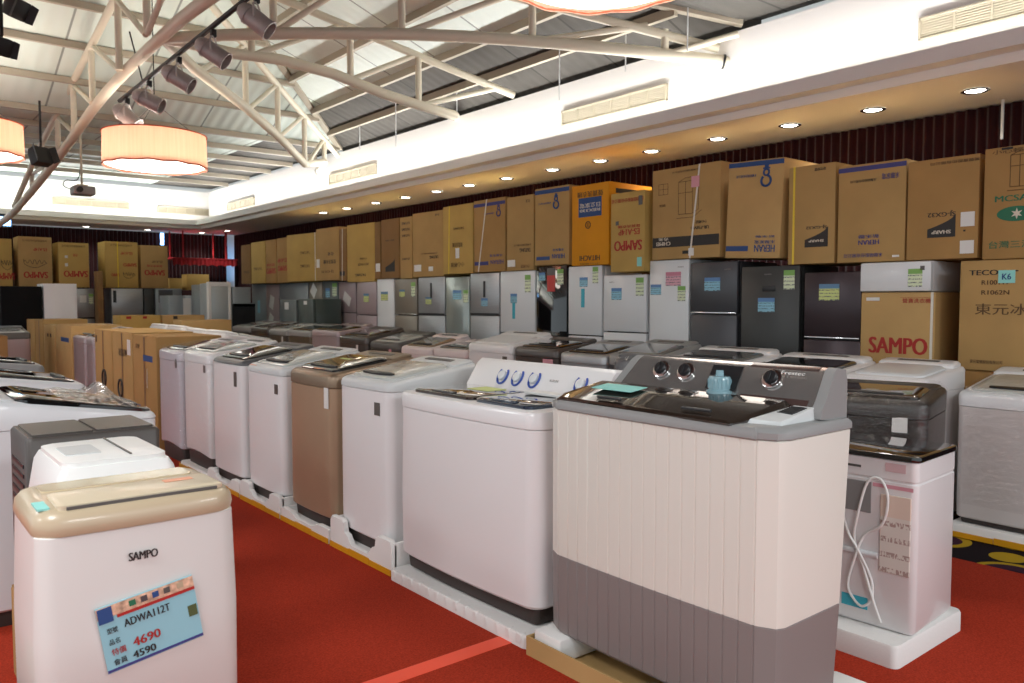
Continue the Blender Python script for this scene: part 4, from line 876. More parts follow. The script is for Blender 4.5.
top_box(347, 372, 224, K[3], 'yellow-brown carton leaning forward with small dark print, right of a strapped narrow one', marks=(('text', 'TATUNG', -.0, .12, .3, .04, INKK, True), ('text', '請勿倒置', .1, .3, .3, .04, INKBR, True), ('text', '小心輕放', .1, .4, .2, .03, INKBR, True), ('sidetext', 'Heran', .1, .2, .12, .12, INKK)), rot=.07)
top_box(338.5, 346, 229, K[5], 'narrow brown carton with white straps, black label at its foot', d=.5, marks=(('band', -.1, .14, .7, .07, INKK),), straps=((-.1, STRAPW, .02),))
top_box(316, 337, 228, K[0], 'pale kraft carton with dark print and a white sticker low on its left edge', marks=(('text', '聲寶洗衣機', .1, .35, .4, .07, INKK, True), ('text', 'SJ-GX32', .0, .17, .4, .05, INKBR, True), ('text', '奇美', .15, .5, .2, .06, INKK, True), ('card', -.42, .33, .1, .14, SWHITE)), rot=.05)
top_box(288, 313, 234, K[3], 'large yellow carton seen corner-on with a bright side face', marks=(('text', 'TATUNG', .1, .6, .3, .05, INKBR, True), ('text', 'TATUNG', .1, .32, .3, .05, INKBR, True)), straps=((.42, STRAPW, 0),), rot=.12)
top_box(276, 287, 238, K[1], 'kraft carton with red print, left of the large yellow one', marks=(('text', 'SAMPO', .0, .32, .4, .09, INKR, True), ('text', 'ES-A14P', .0, .5, .4, .07, INKR, True)), d=.6)
top_box(264.5, 275.5, 240, K[1], 'brown carton with a red SAMPO print, second from the far end of the row', marks=(('text', 'SAMPO', .0, .28, .42, .1, INKR, True), ('text', '聲寶洗衣機', .0, .42, .36, .05, INKR, True)), d=.6)
top_box(250, 264, 242, K[3], 'yellow carton tapering in view near the far corner of the row', marks=(('text', 'TATUNG', .0, .35, .4, .05, INKBR, True),), d=.6)
top_box(240, 249.5, 245, K[5], 'brown carton at the very end of the row by the stage corner', marks=(('text', 'TATUNG', .1, .3, .3, .05, INKBR, True),), d=.6)
# stack at the right end
carton('kraft carton printed SAMPO in large red letters, near the right end of the row', (6.2, 2.755, .905), -PI / 2, .54, .6, .6, K[2], marks=(('text', 'SAMPO', .02, .35, .43, .12, INKR), ('band', .25, .94, .42, .002, INKR), ('text', '聲寶洗衣機', .26, .9, .2, .035, INKR), ('card', -.33, .92, .1, .025, SWHITE)), straps=((.46, STRAPW, 0),))
carton('plain kraft carton under the one printed SAMPO in large red letters', (6.2, 2.755, .006), -PI / 2, .54, .6, .89, K[1])
carton('kraft carton printed TECO with a mint card reading K6', (6.17, 1.94, .975), -PI / 2, .74, .62, .74, K[0], marks=(('text', 'TECO', -.3, .89, .18, .035, INKK), ('band', -.1, .9, .16, .008, INKK), ('text', 'R1001W', -.2, .8, .17, .03, INKBR), ('text', 'R1062N', -.2, .71, .17, .03, INKBR), ('text', '東元冰箱', -.08, .56, .42, .075, INKBR), ('text', '東元電機股份有限公司', -.26, .08, .2, .025, INKBR), ('card', -.11, .85, .1, .085, SMINT), ('card', .12, .8, .1, .1, SMINT)))
_ks = [o for o in bpy.data.objects if o.type == 'EMPTY' and 'K6' in str(o.get('label', ''))][0]
letter(_ks, 'K6', .055, .04, -.11 * .74, .85 * .74, -.31 - .0052, INKB)
carton('kraft carton at the floor beneath the carton printed TECO', (6.18, 1.94, .006), -PI / 2, .76, .6, .966, K[1])
# white appliance lying on the SAMPO carton and a wrapped one behind it
t = thing('compact_fridge', 'low white boxed appliance with a green card, lying on the carton printed SAMPO', 'appliance', (6.2, 2.79, 1.51), -PI / 2)
obj('cabinet', box(-.26, .26, -.24, .26, 0, .222, .012), WHITE2, t); obj('door', box(-.26, .26, -.275, -.243, .004, .218, .01), WHITE2, t)
card(t, 'energy_card', .15, .1, .1, .13, -.2756, PGREEN); card(t, 'price_card', .2, .17, .03, .03, -.2756, SDARK)
obj('cabinet', box(-.05, .05, -.24, .25, 0, .16, .02), RIMGREY, t)
obj('plastic_film', box(-.056, .056, -.247, .256, .0, .168, .025), WRAP, t)
# ------------------------------------------------------------------ back row of washing machines (fronts at X = 5.2)
R3G = 'washing machines in the row before the refrigerators'
def r3(px0, px1, py, label, X=5.0, d=.58, hb=.06, dz=0, **k_):
    y1, y0 = atX(px0, 340, X).y, atX(px1, 340, X).y
    hf = atX((px0 + px1) / 2, py, X).z
    k_.setdefault('sticker', None)
    return washer(label, (X + d / 2, (y0 + y1) / 2, .006), -PI / 2, abs(y1 - y0) - .02, d, hf, hf + hb, group=R3G, **k_)
r3(232, 250, 327, 'dark brown washing machine farthest in the back row, film over its lid', bodym=DARKB, topm=RIMGREY, lidm=FILMLID)
r3(250.5, 268, 328, 'dark brown washing machine second from the far end of the back row', bodym=DARKB, lidm=BLACKGL)
r3(268.5, 287, 330, 'dark brown washing machine with a small pale tag, below the low slate refrigerator', bodym=DARKB, lidm=FILMLID, topm=RIMGREY, sticker=(.2, .85, .05, .08, SWHITE))
r3(287.5, 310.5, 331, 'brown steel washing machine below the low dark green-grey refrigerator', bodym=mat('olive_brown_steel', '#6d6254', .35, metal=.4), lidm=BLACKGL, topm=RIMGREY)
r3(311, 338, 331, 'pinkish-grey washing machine between a brown and a dark brown one in the back row', bodym=PINK, lidm=BLACKGL, topm=PINK)
r3(338.5, 367, 337, 'dark brown washing machine with a white tag, right of the pinkish-grey one', bodym=DARKB, lidm=BROWNGL, sticker=(.15, .82, .05, .09, SWHITE), hb=.09)
r3(369, 399, 343, 'dark brown washing machine with film-covered lid and pink tag, left of the white ones', bodym=DARKB, lidm=FILMLID, topm=DKGREY, sticker=(.17, .8, .06, .1, SPINK), hb=.1)
r3(400, 431, 348, 'pale pinkish-white washing machine with a brown see-through lid', bodym=PALEPINK, lidm=mat('tan_lid_glass', '#8d7863', .15, coat=.8), hb=.12)
r3(432, 466, 350, 'low white washing machine with small dark lid, between two taller white ones', bodym=PALEPINK, lidm=TINTGL, hb=.06)
r3(467, 512, 345, 'white washing machine with a grey maker tag, behind the blue-dialled twin tub', bodym=WHITE, lidm=WHITE, sticker=(.27, .85, .07, .06, SDARK), hb=.09, lid_handle=False)
r3(513, 557.5, 349, 'dark brown washing machine with a white and red tag, behind the blue-dialled twin tub', bodym=DARKB, lidm=BLACKGL, sticker=(.2, .86, .14, .06, SPINK), hb=.06)
r3(558.5, 606, 355, 'silver-grey washing machine with a brown glass lid, behind the large twin tub', bodym=SILVER, lidm=BROWNGL, topm=SILVER, hb=.08)
r3(607, 660, 357, 'dark grey washing machine with a flat grey glass top, behind the twin tub dials', bodym=DARKG, lidm=TINTGL, topm=RIMGREY, hb=.1, lid_handle=False, hump=.02)
r3(661, 742, 362, 'white washing machine hidden low behind the large twin tub console', bodym=WHITE, lidm=TINTGL)
r3(744, 838, 371, 'white washing machine behind the right end of the twin tub console', bodym=WHITE, lidm=BLACKGL)
r3(841, 930, 378, 'white washing machine in front of the red-lettered carton, top just showing', bodym=WHITE, lidm=WHITE2, hb=.06, lid_handle=False)
y_ = atX(957, 400, 5.2).y
washer('big white washing machine in creased clear film at the right edge', (5.2 + .31, y_ - .37, .09), -PI / 2, .74, .62, .80, .9, group=R3G, bodym=mat('grey_white_enamel', '#cbc6c4', .35), topm=WHITE2, lidm=FILMLID, film=True, skirt_h=.03, sticker=None)
t = foam_tray('white foam base of the film-wrapped washing machine at the right edge', 5.16, y_ - .77, y_ + .02, h=.078, tape=True)
# second row, backs towards the front row
R2G = 'washing machines backed against the front row'
for i, (y0, y1, hf, hb, bm_, lm, lab) in enumerate((
        (2.25, 2.95, 1.07, 1.14, DARKG, BLACKGL, 'dark washing machine with black lid in film, just behind the twin tub console'),
        (10.2, 10.9, 1.0, 1.1, WHITE, WHITE2, 'white washing machine behind the cartons with round logos'),
        (10.95, 11.65, 1.0, 1.1, WHITE, WHITE2, 'white washing machine farther behind the row of cartons'),
        (8.7, 9.4, .98, 1.08, WHITE, FILMLID, 'white washing machine behind the carton with the blue label'),
        (9.45, 10.15, .98, 1.08, WHITE, FILMLID, 'white washing machine behind the second carton from the front washers'))):
    washer(lab, (3.4, (y0 + y1) / 2, .006), PI / 2, y1 - y0, .6, hf, hb, bm_, None, lm, group=R2G, film=(i == 0))
# white machine seen from behind: flat black glass top, cord, manual in a bag
t = thing('glass_top_washer', 'white washing machine seen from behind, black glass top, power cord tied on its back', 'washing machine', (3.2 + .225, 1.695, .1), -PI / 2 + .06)
w, d_ = .55, .43
obj('cabinet', loft([ring(w, d_, .03, 0, 0, .012), ring(w, d_, .03, .02), ring(w, d_, .03, .61), ring(w, d_, .03, .614, 0, .004), ring(w, d_, .03, .62, 0, .004), ring(w, d_, .03, .624), ring(w, d_, .03, .70), ring(w, d_, .03, .705, 0, .006)]), WHITE, t)
obj('glass_top', loft([ring(w + .012, d_ + .012, .035, .705), ring(w + .014, d_ + .014, .036, .715), ring(w + .01, d_ + .01, .034, .724), ring(w, d_, .03, .726)]), BLACKGL, t)
f = -d_ / 2
bm = B(); add_tube(bm, [(-w / 2 + .02, f - .006, .30), (.13, f - .006, .30)], .012, 10); obj('pipe', bm, WHITE2, t)
obj('access_plate', box(-.02, .095, f - .004, f + .001, .47, .6, .002), RIMGREY, t, 0)
obj('vent_slot', box(-.03, .05, f - .002, f + .001, .655, .665), DKGREY, t, 0)
obj('warning_label', box(.15, .23, f - .002, f - .0002, .655, .69), mat('pale_pink_label', '#d8b9bc', .6), t, 0)
cord = [(-.24, .46), (-.19, .37), (-.13, .31), (-.06, .2), (-.05, .12), (-.1, .08), (-.16, .1), (-.19, .16), (-.14, .3), (-.1, .38), (0.0, .44), (.03, .55), (-.02, .62), (-.09, .6), (-.14, .45), (-.16, .35), (-.1, .24), (-.03, .1), (0, .03)]
obj('power_cord', tube(smooth_pts([(x, f - .012 - .006 * (i % 3), z_) for i, (x, z_) in enumerate([(x_ * .72 + .15, z_) for x_, z_ in cord])], 5), .0055, 8), PUREW, t)
pk = obj('manual_bag', box(.135, .255, f - .008, f - .001, .24, .56, .003), PDOC, t, 0); pk['label'] = 'printed sheets in a clear bag'
obj('tape', box(-.02, .09, f - .0015, f - .0002, .06, .11), SCYAN, t, 0)
obj('tape', box(.1, .26, f - .001, f - .0002, .585, .6), SPINK, t, 0)
t = foam_tray('white foam slab under the washing machine that shows its back', 3.09, 1.41, 2.03, depth=.62, h=.09, tape=False)
t = washer('dark brown washing machine wrapped in creased film with a white tag, near the right edge', (4.176, 2.064, .006), -PI / 2 + .23, .62, .54, .945, .985, hump=.012, bodym=mat('deep_brown_enamel', '#2f2926', .35), topm=mat('deep_brown_plastic', '#37312e', .4), lidm=BROWNGL, film=True, sticker=(.19, .83, .07, .075, SWHITE))
# ------------------------------------------------------------------ cartons standing in the front row, further along
def row_carton(px0, px1, py, m, label, X=2.18, d=.62, marks=(), **k_):
    y1, y0 = atX(px0, 335, X).y, atX(px1, 335, X).y; h = atX((px0 + px1) / 2, py, X).z - .006
    return carton(label, (X + d / 2, (y0 + y1) / 2, .007), -PI / 2, abs(y1 - y0) - .02, d, h, m, marks=marks, group='cartons standing along the aisle', **k_)
row_carton(132.5, 156, 336, K[1], 'kraft carton with a blue label and vertical tape, next to the lilac washer', marks=(('band', .15, .8, .4, .06, INKB), ('text', '小心輕放', .1, .62, .06, .2, INKW), ('text', '請勿倒置', -.28, .9, .14, .05, INKBR)), seam=True)
row_carton(112, 132, 332, K[0], 'kraft carton with a round logo and a white paper tied at its upper corner', marks=(('ring', -.1, .45, .09, INKK), ('text', '小心輕放', -.1, .3, .3, .06, INKBR), ('text', 'R1001W', .05, .8, .34, .08, INKK), ('card', .35, .86, .12, .16, SWHITE)), seam=True)
row_carton(94.5, 111.5, 330, K[0], 'kraft carton with a round logo beside the pink film-wrapped machines', marks=(('ring', .05, .5, .09, INKK), ('text', '小心輕放', .05, .36, .3, .06, INKBR), ('band', -.4, .9, .1, .08, INKBR)), seam=True)
row_carton(55.5, 71.5, 325, K[2], 'kraft carton with a blue mark, beyond the pink film-wrapped machines', marks=(('band', .1, .82, .5, .06, INKB),))
row_carton(43.5, 55, 325, K[2], 'kraft carton with two small dark marks near its top', marks=(('band', -.1, .86, .1, .05, INKK), ('band', .15, .86, .1, .05, INKK)))
row_carton(35.5, 43, 319.5, K[0], 'tall pale kraft carton, second from the stage end of the aisle', seam=True)
row_carton(27, 35, 319.5, K[0], 'tall pale kraft carton nearest the stage end of the aisle')
for px0, px1, py, lab in ((85.5, 94, 330, 'pinkish washing machine in clear film beside the round-logo carton'), (72.5, 85, 330, 'pinkish washing machine in clear film beside the blue-marked carton')):
    y1, y0 = atX(px0, 335, 2.18).y, atX(px1, 335, 2.18).y
    washer(lab, (2.18 + .3, (y0 + y1) / 2, .007), -PI / 2, abs(y1 - y0) - .04, .6, .98, 1.06, bodym=PINK, lidm=BLACKGL, group='washing machines in clear film among the cartons', film=True)
for i, (px0, px1, m_) in enumerate(((18, 26, PINK), (10.5, 17.5, DARKB), (1, 10, K[5]))):
    p, q = atZ(px0, 327, 1.0), atZ(px1, 327, 1.0); X = 1.72
    y1, y0 = atX(px0, 335, X).y, atX(px1, 335, X).y
lw_ = washer('dark washing machine with film-covered lid, far left of the aisle cartons', (1.6, 13.4, .007), 0, .6, .6, .98, 1.04, bodym=PINK, lidm=FILMLID, topm=DKGREY)
carton('brown carton at the far left of the aisle, cut by the picture edge', (1.25, 12.6, .007), 0, .55, .5, .97, K[5])
# flat cartons among the far machines
p, q = atY(120, 318, 13.4), atY(205, 318, 13.4)
def ycarton(px0, px1, py, Y, m, label, d=.5, h=None, zb=.007, marks=(), **k_):
    p, q = atY(px0, py, Y), atY(px1, py, Y); zt = p.z
    return carton(label, ((p.x + q.x) / 2, Y + d / 2, zb), 0, q.x - p.x - .012, d, zt - zb, m, marks=marks, **k_)
ycarton(120, 161, 315.5, 13.6, K[3], 'yellowish carton with dark marks standing beyond the white machines', marks=(('band', -.3, .97, .12, .04, INKR), ('band', .1, .97, .1, .04, INKR)))
ycarton(162, 205, 315.5, 13.6, K[2], 'orange-brown carton standing beyond the white machines, left of the steel refrigerators', marks=(('band', -.2, .97, .1, .05, INKK),))
ycarton(181, 232, 320.5, 11.9, K[2], 'long orange-brown carton in front of the foam-cornered refrigerators', d=.4)
# ------------------------------------------------------------------ far wall: refrigerators with cartons on top
FY = 17.4
def yfridge(px0, px1, py, Y, m, label, d=.6, z0=.006, **k_):
    p, q = atY(px0, py, Y), atY(px1, py, Y)
    return fridge(label, ((p.x + q.x) / 2, Y + d / 2), 0, q.x - p.x - .012, d, p.z - z0, m, z0=z0, group=None, **k_)
FB = 'inverted cartons on the far refrigerators'
yfridge(-6, 13, 288.5, FY, SILVER, 'silver refrigerator at the far wall under the leftmost carton', split=.3)
yfridge(16, 53, 288.5, FY, WHITE2, 'white refrigerator at the far wall mostly hidden by the black cabinet', split=.3)
yfridge(56, 94, 288.5, FY, SILVER, 'silver refrigerator at the far wall with pale papers and a dark seam', split=.36, handle='dark_bar', stickers=(('price_card', .2, .2, .12, .14, SWHITE), ('energy_card', .42, .2, .08, .2, PGREEN)))
yfridge(111, 143, 288.5, FY, SILVER, 'silver two-door refrigerator at the far wall with a tall dark handle slot', split=.36, stickers=(('handle_slot', -.4, .16, .06, .24, BLACK),))
yfridge(144, 154.5, 288.5, FY, CHAR2, 'narrow black refrigerator at the far wall beside the silver one', split=0)
yfridge(155, 182, 288.5, FY, BLUEGREY, 'pale steel refrigerator at the far wall with a picture card', split=0, stickers=(('picture_card', -.12, .16, .28, .26, DARKG),))
def farbox(px0, px1, pyt, m, label, marks, **k_):
    p, q = atY(px0, pyt, FY - .01), atY(px1, pyt, FY - .01); zb = atY(100, 288.5, FY).z + .02
    return carton(label, ((p.x + q.x) / 2, FY - .01 + .3, zb), 0, q.x - p.x - .02, .6, p.z - zb, m, marks=marks, group=FB, **k_)
SM = lambda u=.0, v=.24, w_=.4, h_=.12: ('text', 'SAMPO', u, v, w_, h_, INKR, True)
top_ = (('text', '台灣聲寶股份有限公司', 0, .92, .4, .04, INKBR, True), ('text', 'ES-A14P', .15, .75, .22, .06, INKR, True))
farbox(-12, 12, 238, K[3], 'carton with inverted red SAMPO at the far left picture edge', (SM(.2, .22, .3), ('scribble', .3, .5, .2, .12, INKK)))
farbox(17, 52, 236, K[0], 'tallest far carton with inverted red SAMPO and a black scrawl in the middle', top_ + (SM(), ('scribble', 0, .5, .38, .1, INKK)))
farbox(57.5, 89, 242, K[3], 'far carton with inverted red SAMPO and two white stickers', top_[:1] + (SM(.05, .3, .42, .12), ('card', -.25, .68, .05, .05, SWHITE), ('card', -.25, .5, .05, .06, SWHITE), ('text', '奇美', .05, .72, .08, .06, INKR, True)))
farbox(104, 138, 241, K[3], 'far carton with a bright yellow strap and small inverted SAMPO', top_ + (SM(.25, .5, .25, .07), ('scribble', .22, .3, .22, .08, INKK), SM(-.2, .28, .15, .06)), straps=((-.12, STRAPY, 0),))
farbox(140, 168, 245, K[0], 'far carton with inverted red SAMPO next to the stage light slit', (SM(0, .36, .4, .11), ('text', '聲寶洗衣機', .0, .52, .3, .05, INKR, True), ('text', 'ES-A14P', .1, .62, .2, .05, INKBR, True)))
ycarton(97, 103, 271, FY - .3, K[5], 'thin dark brown carton upright between two far refrigerators', d=.3)
# black cabinet fridge and white one in front of the far row
yfridge(0, 42, 286, 15.7, mat('matt_black', '#0c0c0e', .75, spec=.2), 'large matt black refrigerator at the far left, in front of the far row', split=0, d=.65, gapm=BLACK)
yfridge(43, 77, 283.5, 15.7, mat('bright_white_enamel', '#f0eff2', .35), 'bright white refrigerator cabinet beside the matt black one', split=0, d=.65, gapm=WHITE2)
# steel group before the stage
ST = 15.6
yfridge(168.5, 184, 295.5, ST, BLUEGREY, 'low blue-grey refrigerator below the small stage cartons, left one', split=0)
yfridge(184.5, 201, 295.5, ST, mat('pale_steel', '#b9c2c6', .36, metal=.3), 'low pale steel refrigerator with a white corner strip before the stage', split=0, stickers=(('paper', .1, .1, .1, .1, SWHITE), ('corner_strip', -.38, .5, .14, .9, SWHITE)))
yfridge(201.5, 209.5, 284.5, ST - .63, BLUEGREY, 'tall narrow blue-grey refrigerator left of the foam-cornered one', split=0, stickers=(('paper', .0, .15, .12, .16, SWHITE),))
t = yfridge(210.5, 231, 283, ST - 1.27, mat('filmed_steel', '#b4bcbf', .3, metal=.2), 'steel refrigerator with white foam corners, film over its doors', split=.5, stickers=(('paper', .1, 1.0, .12, .14, SWHITE),))
t2_ = yfridge(232, 251, 287, ST - 1.27, BLUEGREY, 'grey steel refrigerator holding a black panel, beside the foam-cornered one', split=0, stickers=(('panel', .1, .75, .42, .9, BLACK), ('paper', .1, .32, .36, .06, BLUEGREY)))
pf = [c for c in t.children if c.name.startswith('cabinet')][0]
bw = pf.dimensions.x; bh = max(v.co.z for v in pf.data.vertices)
for sx in (-1, 1):
    obj('foam_corner', box(sx * bw / 2 - .05, sx * bw / 2 + .004, -.31, -.2, .2, bh + .02, .01), FOAM, t)
for zz in (bh - .06, bh * .52): obj('foam_corner', box(-bw / 2 - .003, bw / 2 + .003, -.314, -.25, zz, zz + .08, .01), FOAM, t)
for px0, px1, pyt, pyb, lab in ((169, 182, 278, 289, 'small yellow carton on the stage beside the curtain, left one'), (187, 209, 274, 290, 'small yellow carton on the stage under the red fringe')):
    p, q = atY(px0, pyt, 18.9), atY(px1, pyt, 18.9); zb = atY(px0, pyb, 18.9).z
    carton(lab, ((p.x + q.x) / 2, 18.9 + .2, zb), 0, q.x - p.x, .4, p.z - zb, K[3])
pz = atY(187, 290, 18.9).z
bm = B(); add_box(bm, 4.7, 7.15, 18.7, 19.6, 0, min(atY(169, 289, 18.9).z, pz) - .004, .01)
tag(obj('stage_platform', bm, mat('dark_stage_cloth', '#3a1a1a', .9)), 'dark cloth-covered stage block carrying two small yellow cartons', 'stage')
# red fringe canopy with tinsel cords
t = thing('fringe_canopy', 'bright red fringed canopy hung on tinsel cords above the stage', 'canopy', (0, 0, 0))
YC = 19.0
p, q = atY(173, 258.5, YC), atY(237, 258.5, YC); zb = atY(200, 266, YC).z
bm = B(); n = 60; R = []
for yy in (YC, YC + .02):
    T = [bm.verts.new((p.x + (q.x - p.x) * i / n, yy + .012 * math.sin(i * 1.6), p.z)) for i in range(n + 1)]
    U = [bm.verts.new((p.x + (q.x - p.x) * i / n, yy + .025 * math.sin(i * 1.6), zb + .03 * abs(math.sin(i * PI / 8)))) for i in range(n + 1)]
    R.append((T, U))
    for i in range(n): bm.faces.new((T[i], T[i + 1], U[i + 1], U[i]))
obj('fringe', bm, FRINGE, t)
obj('frame', box(p.x - .01, q.x + .01, YC - .02, YC + .6, p.z, p.z + .03, .004), FRINGE, t)
for px in (176, 184, 220, 227):
    a_ = atY(px, 258, YC)
    obj('tinsel_cord', tube([(a_.x, YC + .05 + (.4 if px in (176, 220) else 0), p.z + .03), (a_.x, YC + .05 + (.4 if px in (176, 220) else 0), 3.035)], .03 if px == 227 else .018, 8), FRINGE, t)
for px0, px1, y0, y1, lab in ((160.5, 164, 233, 245, 'blue-white lit slit between curtains above the rightmost inverted carton'), (236, 239, 245, 281, 'blue-white lit slit beside the last carton of the side row')):
    a_, b_ = atY(px0, y0, 19.72), atY(px1, y1, 19.72)
    tag(obj('light_slit', box(a_.x, b_.x, 19.72, 19.745, b_.z, a_.z), BLUEGLOW, None, 0), lab, 'light')
a_, b_ = atY(-14, 215.5, 17.0), atY(11, 226, 17.0)
t = thing('blue_light_bar', 'blue-lit light bar high at the left edge under the truss end', 'light', ((a_.x + b_.x) / 2, 17.0, b_.z))
obj('lamp_face', box((a_.x - b_.x) / 2, (b_.x - a_.x) / 2, 0, .02, .0, a_.z - b_.z), BLUEGLOW, t, 0); obj('housing', box((a_.x - b_.x) / 2 - .02, (b_.x - a_.x) / 2 + .02, .021, .12, -.02, a_.z - b_.z + .05), STEELBLK, t, 0)
obj('bracket', tube([(0, .07, a_.z - b_.z + .05), (0, .07, 3.9 - b_.z)], .02, 8), STEELBLK, t)
# ------------------------------------------------------------------ stage lights and projector
def spot(label, loc, aim, s=1.0):
    t = thing('stage_spotlight', label, 'spotlight', loc, 0, 'silver spotlights on the black bar')
    aim = Vector(aim).normalized(); q = aim.to_track_quat('Z', 'Y').to_matrix().to_4x4()
    M = Matrix.Translation((0, 0, -.19 * s)) @ q @ Matrix.Scale(s, 4)
    bm, rg = lathe([(.03, -.2), (.062, -.18), (.085, -.13), (.09, -.06), (.09, .13), (.098, .135), (.098, .15), (.086, .15), (.078, .05), (.02, .03)], 24)
    bm.faces.new(rg[0][::-1]); bm.faces.new(rg[-1]); obj('can', bm, CANSIL, t, 40, M)
    bm, rg = lathe([(.092, -.1), (.1, -.1), (.1, -.085), (.092, -.085)], 24); obj('rim', bm, CANSIL, t, 40, M)
    side = aim.cross(Vector((0, 0, 1))).normalized() * .105 * s
    c0 = Vector((0, 0, -.19 * s))
    bm = B(); add_tube(bm, smooth_pts([c0 + side, c0 + side + Vector((0, 0, .12 * s)), Vector((0, 0, -.03 * s)), c0 - side + Vector((0, 0, .12 * s)), c0 - side], 4), .009 * s, 8); obj('yoke', bm, CANSIL, t)
    bm = B(); add_box(bm, -.025 * s, .025 * s, -.03 * s, .03 * s, -.035 * s, .04 * s, .006); add_tube(bm, [(0, .02, -.01), (0, .08 * s, -.01)], .01, 8); obj('clamp', bm, STEELBLK, t)
    return t
PB0, PB1 = Vector((2.34, 9.75, 3.66)), Vector((2.66, 6.35, 4.02))
pb = PB1 + (PB1 - PB0) * .35
t = thing('lighting_bar', 'black pipe bar carrying five silver spotlights under the overhead truss', 'lighting bar', tuple(PB0))
obj('pipe', tube([(0, 0, 0), tuple(pb - PB0)], .024, 12), STEELBLK, t)
bm = B()
for f_ in (.15, .75): pp = (pb - PB0) * f_; add_tube(bm, [tuple(pp), (pp.x - .12, pp.y, pp.z + .5)], .008, 6)
obj('hanger', bm, STEELBLK, t)
for i, px in enumerate((127, 149, 179, 213, 256)):
    # walk along the bar to the place of each lamp
    best = min((abs((lambda v: 512 + FOC * v.dot(_rt) / v.dot(_fw))(PB0 + (pb - PB0) * (j / 400) - Vector((0, 0, CAMH))) - px), j) for j in range(401))[1]
    P = PB0 + (pb - PB0) * (best / 400)
    spot(['silver stage spotlight at the lower end of the black bar, over the drum lamp', 'silver stage spotlight second from the lower end of the black bar', 'silver stage spotlight in the middle of the black bar', 'silver stage spotlight second from the top end of the black bar', 'silver stage spotlight highest on the black bar, at the top of the picture'][i],
         tuple(P - Vector((0, 0, .07))), [(.5, -.35, -.55), (.6, -.4, -.35), (.6, -.4, -.45), (.65, -.45, -.55), (.6, -.45, -.6)][i], .9)
def flood(px, py, depth_y, s, label, rot):
    p = atY(px, py, depth_y); t = thing('floodlight', label, 'floodlight', tuple(p), 0, 'black floodlights at the roof')
    M = Matrix.Rotation(rot[0], 4, 'Z') @ Matrix.Rotation(rot[1], 4, 'X')
    bm = B(); add_loft(bm, [[(x * a_, y_, z_ * a_) for x, z_ in rr(s, s, s * .08, 3)] for a_, y_ in ((.7, s * .45), (1, s * .15), (1, -s * .3), (.94, -s * .32))]); obj('housing', bm, STEELBLK, t, 40, M)
    h2 = s * .5
    for sx in (-1, 1):
        bm = B()
        vs = [bm.verts.new(v) for v in ((sx * h2, -s * .3, -h2), (sx * h2, -s * .3, h2), (sx * h2 * 1.35, -s * .6, h2 * .9), (sx * h2 * 1.35, -s * .6, -h2 * .9), (sx * (h2 + .006), -s * .3, -h2), (sx * (h2 + .006), -s * .3, h2), (sx * (h2 * 1.35 + .006), -s * .6, h2 * .9), (sx * (h2 * 1.35 + .006), -s * .6, -h2 * .9))]
        for q in ((0, 1, 2, 3), (7, 6, 5, 4), (0, 4, 5, 1), (1, 5, 6, 2), (2, 6, 7, 3), (3, 7, 4, 0)): bm.faces.new([vs[i_] for i_ in q])
        obj('barn_door', bm, STEELBLK, t, 0, M)
    obj('bracket', tube([(0, 0, s * .3), (.02, .05, s * .75), (.02, .05, 3.95 - p.z if p.z < 3.8 else .3)], .014, 8), STEELBLK, t)
flood(40, 157, 11.6, .22, 'black floodlight between the truss and the half-seen drum lamp', (.5, -.4))
flood(16, 8, 8.2, .17, 'black floodlight high in the upper left corner', (.7, .5))
flood(0, 46, 7.6, .14, 'black floodlight at the left edge below the corner one', (.4, .4))
p = atY(82, 191, 12.6)
t = thing('projector', 'small grey projector hung from a thin pole before the far upstand', 'projector', tuple(p))
obj('body', box(-.13, .15, -.14, .14, -.06, .06, .02), RIMGREY, t)
obj('lens', tube([(-.06, -.13, .0), (-.06, -.19, .0)], .04, 16), BLACK, t)
obj('pole', tube([(0, 0, .05), (0, 0, 3.93 - p.z)], .016, 10), TRUSS, t)
obj('mount_plate', box(-.07, .07, -.07, .07, .06, .085, .005), TRUSS, t)
obj('cable', tube(smooth_pts([(-.12, .08, .02), (-.22, .05, .06), (-.2, 0, .13), (-.05, .0, .16), (0, .012, .4)], 6), .008, 6), STEELBLK, t)
# thin suspension rods hanging from the eave
for i, (x, y) in enumerate(((5.8, 6.3), (5.95, 5.5), (5.9, 4.7), (5.9, 8.3), (5.8, 9.6), (5.9, 10.8))):
    tag(obj('suspension_rod', tube([(x, y, 3.55 if x < 5.9 else 3.7), (x, y, zr(6.3 - x) - .003)], .007, 6), RIMLIGHT), ['thin rod hanging from the eave right of the first truss post', 'thin rod hanging near the wall end of the nearest truss', 'thin rod hanging over the nearest wall grille', 'thin rod hanging beyond the middle truss', 'thin rod hanging halfway between middle and farthest truss', 'thin rod hanging just before the farthest truss'][i], 'rod', 'rods hanging from the eave')
tag(obj('pull_rod', tube([(XW - .25, 2.5, 3.03), (XW - .25, 2.5, 2.72)], .012, 8), RIMLIGHT), 'short pale rod hanging before the side curtain above the green-logo carton', 'rod')
tag(obj('curtain_rail', box(XW - .3, XW - .26, -1.5, 2.3, 2.985, 3.03, .005), RIMLIGHT), 'pale rail under the soffit at the right picture edge', 'rail')
